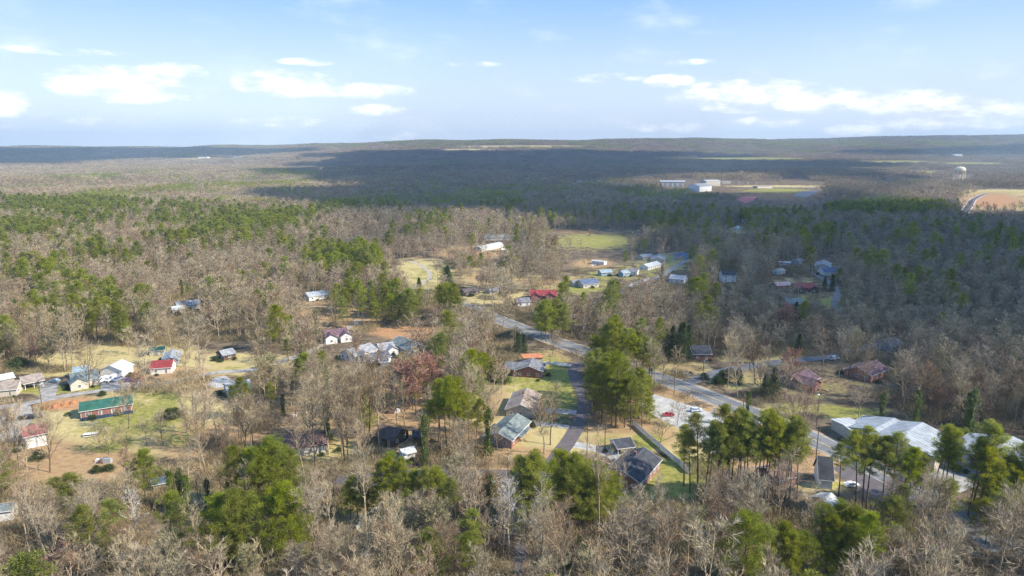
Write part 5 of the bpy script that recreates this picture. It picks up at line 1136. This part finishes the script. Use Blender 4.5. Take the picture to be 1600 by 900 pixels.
for (k, tx, ty, th_, rot) in TREES:
    d = np.hypot(LA[:, 0] - tx, LA[:, 1] - ty); j = int(d.argmin()); dx, dy = tx - LA[j, 0], ty - LA[j, 1]
    rel = ("right of" if dx > 0 else "left of") if abs(dx) > abs(dy) else ("behind" if dy > 0 else "in front of")
    if d[j] < 7 and k not in ('evergreen_bush',): rel = "close beside"
    recs.append([k, tx, ty, th_, rot, f"{DESC[k][0]} {rel} {LM[j][2]}"])
groups = {}
for i, r_ in enumerate(recs): groups.setdefault(r_[5], []).append(i)
ORD = {2: ['left one', 'right one'], 3: ['leftmost', 'middle one', 'rightmost'], 4: ['leftmost', 'second from left', 'second from right', 'rightmost']}
final = {}
for lab, ids in groups.items():
    if len(ids) == 1: final[ids[0]] = (lab, None); continue
    ids.sort(key=lambda i: recs[i][1] / recs[i][2])
    NTH = ['second', 'third', 'fourth', 'fifth', 'sixth', 'seventh', 'eighth', 'ninth', 'tenth', 'eleventh', 'twelfth', 'thirteenth', 'fourteenth', 'fifteenth', 'sixteenth', 'seventeenth']
    if 4 < len(ids) <= 18:
        for q, i in enumerate(ids): final[i] = (lab + (', leftmost' if q == 0 else ', rightmost' if q == len(ids) - 1 else f', {NTH[q - 1]} from left'), lab)
    elif len(ids) <= 4:
        for q, i in enumerate(ids): final[i] = (f"{lab}, {ORD[len(ids)][q]}", lab)
    else:
        ids2 = sorted(ids, key=lambda i: recs[i][3]); tall, low = ids2[-1], ids2[0]
        for i in ids: final[i] = (lab, lab)
        final[tall] = (lab + ", tallest", lab); final[low] = (lab + ", smallest", lab)
        final[ids[0]] = (lab + ", leftmost", lab); final[ids[-1]] = (lab + ", rightmost", lab)
def clip_words(s_, n=16):
    w = s_.split(); return s_ if len(w) <= n else ' '.join(x for x in w if x not in ('the', 'with', 'a', 'of'))
for i, (k, tx, ty, th_, rot, _l) in enumerate(recs):
    H0, tm_, cm_ = KINDS[k][i % len(KINDS[k])]; s_ = th_ / H0; lab, grp = final[i]
    root = empty(k, (tx, ty, hgt(tx, ty) - .15), rot, label=clip_words(lab), cat=DESC[k][1], group=clip_words(grp) if grp else None)
    w_ = s_ * rng.uniform(.88, 1.12) * (1.2 if s_ < .8 else 1); root.scale = (w_, w_, s_)
    link('trunk', tm_, root); link('crown', cm_, root)

# ------------------------------------------------------------------ the woods: everything past the singles, as one scatter
PTS = []          # x, y, z, rot, scale, scale_z, variant
byk = {}
for q, (t, h_) in enumerate(WOOD): byk.setdefault(t, []).append(q)
WH = [h_ for _, h_ in WOOD]
for (i, k, h_) in rest:
    t = 'pine' if ('pine' in k or k in ('ivy_clad_tree', 'cedar_tree', 'evergreen_bush')) else ('red' if k == 'budding_tree' else 'bare')
    q = byk[t][int(rng.integers(len(byk[t])))]; s_ = h_ / WH[q]; PTS.append((x[i], y[i], z[i] - .2, rng.random() * 6.28, s_ * rng.uniform(.9, 1.35) * (1.25 if s_ < .7 else 1), s_, q))
# understorey scrub near the camera
Cs = cand(112, 620, 3.6); sx, sy = Cs[:, 0], Cs[:, 1]; sz = height(sx, sy); spx, spy = proj(sx, sy, sz)
keep = (rng.random(len(sx)) < clear_at(spx, spy) ** 2 * .75) & ~near_road(sx, sy, 1.5) & ~near_house(sx, sy, 1.5) & ~(covers(spx, spy, FPX * 3 / sy, FPX * 1.5 / sy) & (rng.random(len(sx)) < .9))
for a, b_, c_ in zip(sx[keep], sy[keep], sz[keep]):
    s_ = rng.uniform(.6, 1.9); q = byk['scrub'][int(rng.integers(3))]; PTS.append((a, b_, c_ - .1, rng.random() * 6.28, s_, s_ * rng.uniform(.7, 1.2), q))
# plots of trees beyond
for (y0, y1, cell, sc_) in ((1180, 5200, 58, 1.0), (5200, 10800, 84, 1.42)):
    Cp = cand(y0, y1, cell); bx, by = Cp[:, 0], Cp[:, 1]; bz = height(bx, by); bpx, bppy = proj(bx, by, bz)
    dn = clear_at(bpx, bppy); pp_ = pine_at(bpx, bppy, bx / 2.2, by / 2.2); u = rng.random(len(bx)); nh = near_house(bx, by, 30) | near_road(bx, by, 28)
    cvp = covers(bpx, bppy, FPX * 20 / by, FPX * 26 / by) & (by < 3300)
    for i in range(len(bx)):
        if dn[i] < .5 or nh[i] or cvp[i]: continue
        t = 'ppine' if pp_[i] > .62 and u[i] < .7 else ('pmix' if pp_[i] > .34 + .4 * (u[i] - .5) else 'pbare')
        q = byk[t][int(rng.integers(len(byk[t])))]
        if t == 'pbare':
            st = math.sin(bx[i] / 260 + 2 * math.sin(by[i] / 700)) + math.sin(by[i] / 430 + bx[i] / 600) + rng.normal() * .45; q = byk[t][1 if st > .8 else (2 if st > .1 else (3 if st < -.9 else 0))]
        PTS.append((bx[i], by[i], bz[i] - .8, int(rng.integers(4)) * math.pi / 2 + rng.normal() * .1, sc_ * 1.02, 1.0 * rng.uniform(.88, 1.12), q))
    # thinned edges of the plots: single trees inside half-open ground
PTS = np.array(PTS); print("wood points", len(PTS))
def scatter(name, P, label, cat_):
    me = bpy.data.meshes.new(name); me.vertices.add(len(P)); me.vertices.foreach_set('co', P[:, :3].astype(np.float32).ravel())
    for nm, typ, val in (('rot', 'FLOAT', P[:, 3]), ('sxy', 'FLOAT', P[:, 4]), ('szz', 'FLOAT', P[:, 5]), ('idx', 'INT', P[:, 6].astype(np.int32))):
        a = me.attributes.new(nm, typ, 'POINT'); a.data.foreach_set('value', val.astype(np.int32 if typ == 'INT' else np.float32))
    o = set_props(link(name, me), label, cat_, kind='stuff')
    g = bpy.data.node_groups.new(name, 'GeometryNodeTree'); g.interface.new_socket('Geometry', in_out='INPUT', socket_type='NodeSocketGeometry'); g.interface.new_socket('Geometry', in_out='OUTPUT', socket_type='NodeSocketGeometry')
    N = g.nodes; gi_ = N.new('NodeGroupInput'); go = N.new('NodeGroupOutput'); iop = N.new('GeometryNodeInstanceOnPoints'); ci = N.new('GeometryNodeCollectionInfo'); ci.inputs['Collection'].default_value = srcs
    ci.inputs['Separate Children'].default_value = True; ci.inputs['Reset Children'].default_value = True
    def at_n(nm, dt): n = N.new('GeometryNodeInputNamedAttribute'); n.data_type = dt; n.inputs[0].default_value = nm; return n.outputs[0]
    rc = N.new('ShaderNodeCombineXYZ'); scn = N.new('ShaderNodeCombineXYZ'); L = g.links
    L.new(at_n('rot', 'FLOAT'), rc.inputs[2]); sx_ = at_n('sxy', 'FLOAT'); L.new(sx_, scn.inputs[0]); L.new(sx_, scn.inputs[1]); L.new(at_n('szz', 'FLOAT'), scn.inputs[2])
    L.new(gi_.outputs[0], iop.inputs['Points']); L.new(ci.outputs[0], iop.inputs['Instance']); iop.inputs['Pick Instance'].default_value = True
    L.new(at_n('idx', 'INT'), iop.inputs['Instance Index'])
    e2r = N.new('FunctionNodeEulerToRotation'); L.new(rc.outputs[0], e2r.inputs[0]); L.new(e2r.outputs[0], iop.inputs['Rotation']); L.new(scn.outputs[0], iop.inputs['Scale'])
    L.new(iop.outputs[0], go.inputs[0])
    md = o.modifiers.new('scatter', 'NODES'); md.node_group = g
    return o
isscrub = np.isin(PTS[:, 6], byk['scrub']); far = PTS[:, 1] > 1180
scatter('undergrowth', PTS[isscrub], "brown scrub and saplings under the near woods", 'undergrowth')
scatter('woods', PTS[~isscrub & ~far], "mixed bare and evergreen woods behind and between the houses", 'woods')
scatter('distant_forest', PTS[~isscrub & far], "far forest running to the horizon", 'forest')

# ------------------------------------------------------------------ clouds overhead that shade parts of the country
cloudm_ = bpy.data.materials.new("thin_cloud"); cloudm_.use_nodes = True; T = NT(cloudm_.node_tree); T.n.clear()
df = T.new('ShaderNodeBsdfDiffuse'); df.inputs[0].default_value = (.9, .9, .9, 1); tl = T.new('ShaderNodeBsdfTranslucent'); tl.inputs[0].default_value = (.9, .9, .9, 1); tp = T.new('ShaderNodeBsdfTransparent')
m1 = T.new('ShaderNodeMixShader'); T.l.new(df.outputs[0], m1.inputs[1]); T.l.new(tl.outputs[0], m1.inputs[2])
m2 = T.new('ShaderNodeMixShader'); nn = T.noise(T.new('ShaderNodeNewGeometry').outputs['Position'], .004, 5, .6); thin = T.new('ShaderNodeAttribute', attribute_name='thick'); T.put(m2.inputs[0], T.math('MULTIPLY', T.ramp(thin.outputs['Fac'], .0, 1.0), T.math('SUBTRACT', .93, T.math('MULTIPLY', T.ramp(nn, .45, .8), .26))))
T.l.new(m1.outputs[0], m2.inputs[2]); T.l.new(tp.outputs[0], m2.inputs[1]); om = T.new('ShaderNodeOutputMaterial'); T.l.new(m2.outputs[0], om.inputs[0])
CALT = 2300.
SHADE = {      # the shaded country, as outlines in photo pixels of the ground
    "large ragged cloud high over the village and the right hand woods": [(-1500, 0)] and [(400, 268), (430, 288), (450, 305), (478, 335), (500, 368), (530, 400), (600, 405), (640, 378), (690, 352), (760, 345), (830, 352), (900, 360), (1000, 372), (1060, 388), (1095, 405), (1085, 440), (1010, 462), (960, 485), (945, 510), (990, 545), (1020, 585), (1090, 605), (1180, 635), (1290, 668), (1400, 674), (1600, 702), (2400, 780), (3400, 600), (3400, 350), (1640, 338), (1490, 334), (1462, 300), (1440, 285), (1400, 262), (1330, 250), (1060, 239), (900, 235), (600, 237), (500, 244), (440, 258)],
    "long cloud far off over the blue plain on the left": [(-900, 262), (-300, 262), (0, 261), (60, 259), (200, 252), (400, 245), (520, 238), (480, 234), (300, 232.5), (0, 232.5), (-900, 233)],
    "small cloud low over the farthest ridge on the right": [(1290, 240), (1400, 232), (1600, 226), (2400, 226), (2400, 246), (1600, 246), (1400, 245)]}
def inside(P, X, Y):
    c_ = np.zeros(X.shape, bool); j = len(P) - 1
    for i in range(len(P)):
        (xi, yi), (xj, yj) = P[i], P[j]
        c_ ^= ((yi > Y) != (yj > Y)) & (X < (xj - xi) * (Y - yi) / (yj - yi + 1e-9) + xi); j = i
    return c_
cell = 45.
gx = np.arange(-6500, 11000, cell); gy = np.arange(150, 9800, cell); GX, GY = np.meshgrid(gx, gy); GZ = height(GX, GY)
wob = np.zeros(GX.shape); wob2 = np.zeros(GX.shape)
for (a, f) in ((1, 700.), (.6, 330.), (.35, 150.)):
    wob += a * np.sin(GX / f + 2.1 * np.sin(GY / f * 1.3)); wob2 += a * np.sin(GY / f + 1.7 * np.sin(GX / f * 1.1 + 1))
PX_, PY_ = proj(GX + wob * 38 * np.clip(GY / 900, .15, 4.5), GY + wob2 * 38 * np.clip(GY / 900, .15, 4.5), GZ)
sh = Vector((SUN.x, SUN.y)) * (CALT / SUN.z)
HOLES = [(1110, 289, 120, 11), (1240, 296, 90, 10), (1500, 283, 48, 20), (1235, 249, 190, 3.2)]
for lab, P in SHADE.items():
    M = inside(P, PX_, PY_)
    for (a_, b_, c_, d_) in HOLES: M &= ~((((PX_ - a_) / c_) ** 2 + ((PY_ - b_) / d_) ** 2) < 1)
    ii, jj = np.where(M); b = B(); idx = {}
    # erosion depth gives the thickness
    D = M.astype(float); acc_ = M.copy(); dep = M.astype(float)
    for _ in range(6):
        acc_ = acc_ & np.roll(acc_, 1, 0) & np.roll(acc_, -1, 0) & np.roll(acc_, 1, 1) & np.roll(acc_, -1, 1); dep += acc_
    TH = []
    def vtx(i, j, up):
        k = (i, j, up)
        if k not in idx:
            i0, i1, j0, j1 = max(i - 1, 0), min(i, M.shape[0] - 1), max(j - 1, 0), min(j, M.shape[1] - 1)
            t = min(dep[i0, j0], dep[i1, j0], dep[i0, j1], dep[i1, j1]); X0, Y0 = gx[0] + j * cell, gy[0] + i * cell
            z_ = CALT + (t * 38 * (1 + .4 * math.sin(X0 / 130) * math.cos(Y0 / 150)) if up else -t * 6)
            TH.append(min(1., .2 + t / 6)); idx[k] = len(b.v); b.v.append((X0 + sh.x, Y0 + sh.y, z_))
        return idx[k]
    for i, j in zip(ii, jj):
        b.f.append((vtx(i, j, 1), vtx(i, j + 1, 1), vtx(i + 1, j + 1, 1), vtx(i + 1, j, 1))); b.m.append(0)
        if (i + j) % 1 == 0: b.f.append((vtx(i, j, 0), vtx(i + 1, j, 0), vtx(i + 1, j + 1, 0), vtx(i, j + 1, 0))); b.m.append(0)
    o = b.obj('cloud', cloudm_, None, label=lab, cat='cloud'); o.data.attributes.new('thick', 'FLOAT', 'POINT').data.foreach_set('value', TH)

# ------------------------------------------------------------------ the air
hb = B(); hb.box(-11500, 11500, -560, 12500, -61, 420)
hm = bpy.data.materials.new("thin_blue_air"); hm.use_nodes = True; T = NT(hm.node_tree); T.n.clear()
pv = T.new('ShaderNodeVolumePrincipled'); pv.inputs['Color'].default_value = (.54, .76, 1, 1); pv.inputs['Density'].default_value = .000072; pv.inputs['Anisotropy'].default_value = 0
om = T.new('ShaderNodeOutputMaterial'); T.l.new(pv.outputs[0], om.inputs['Volume'])
hz_ = hb.obj('haze', hm, None, kind='stuff')
hm.cycles.homogeneous_volume = True if hasattr(hm.cycles, 'homogeneous_volume') else None
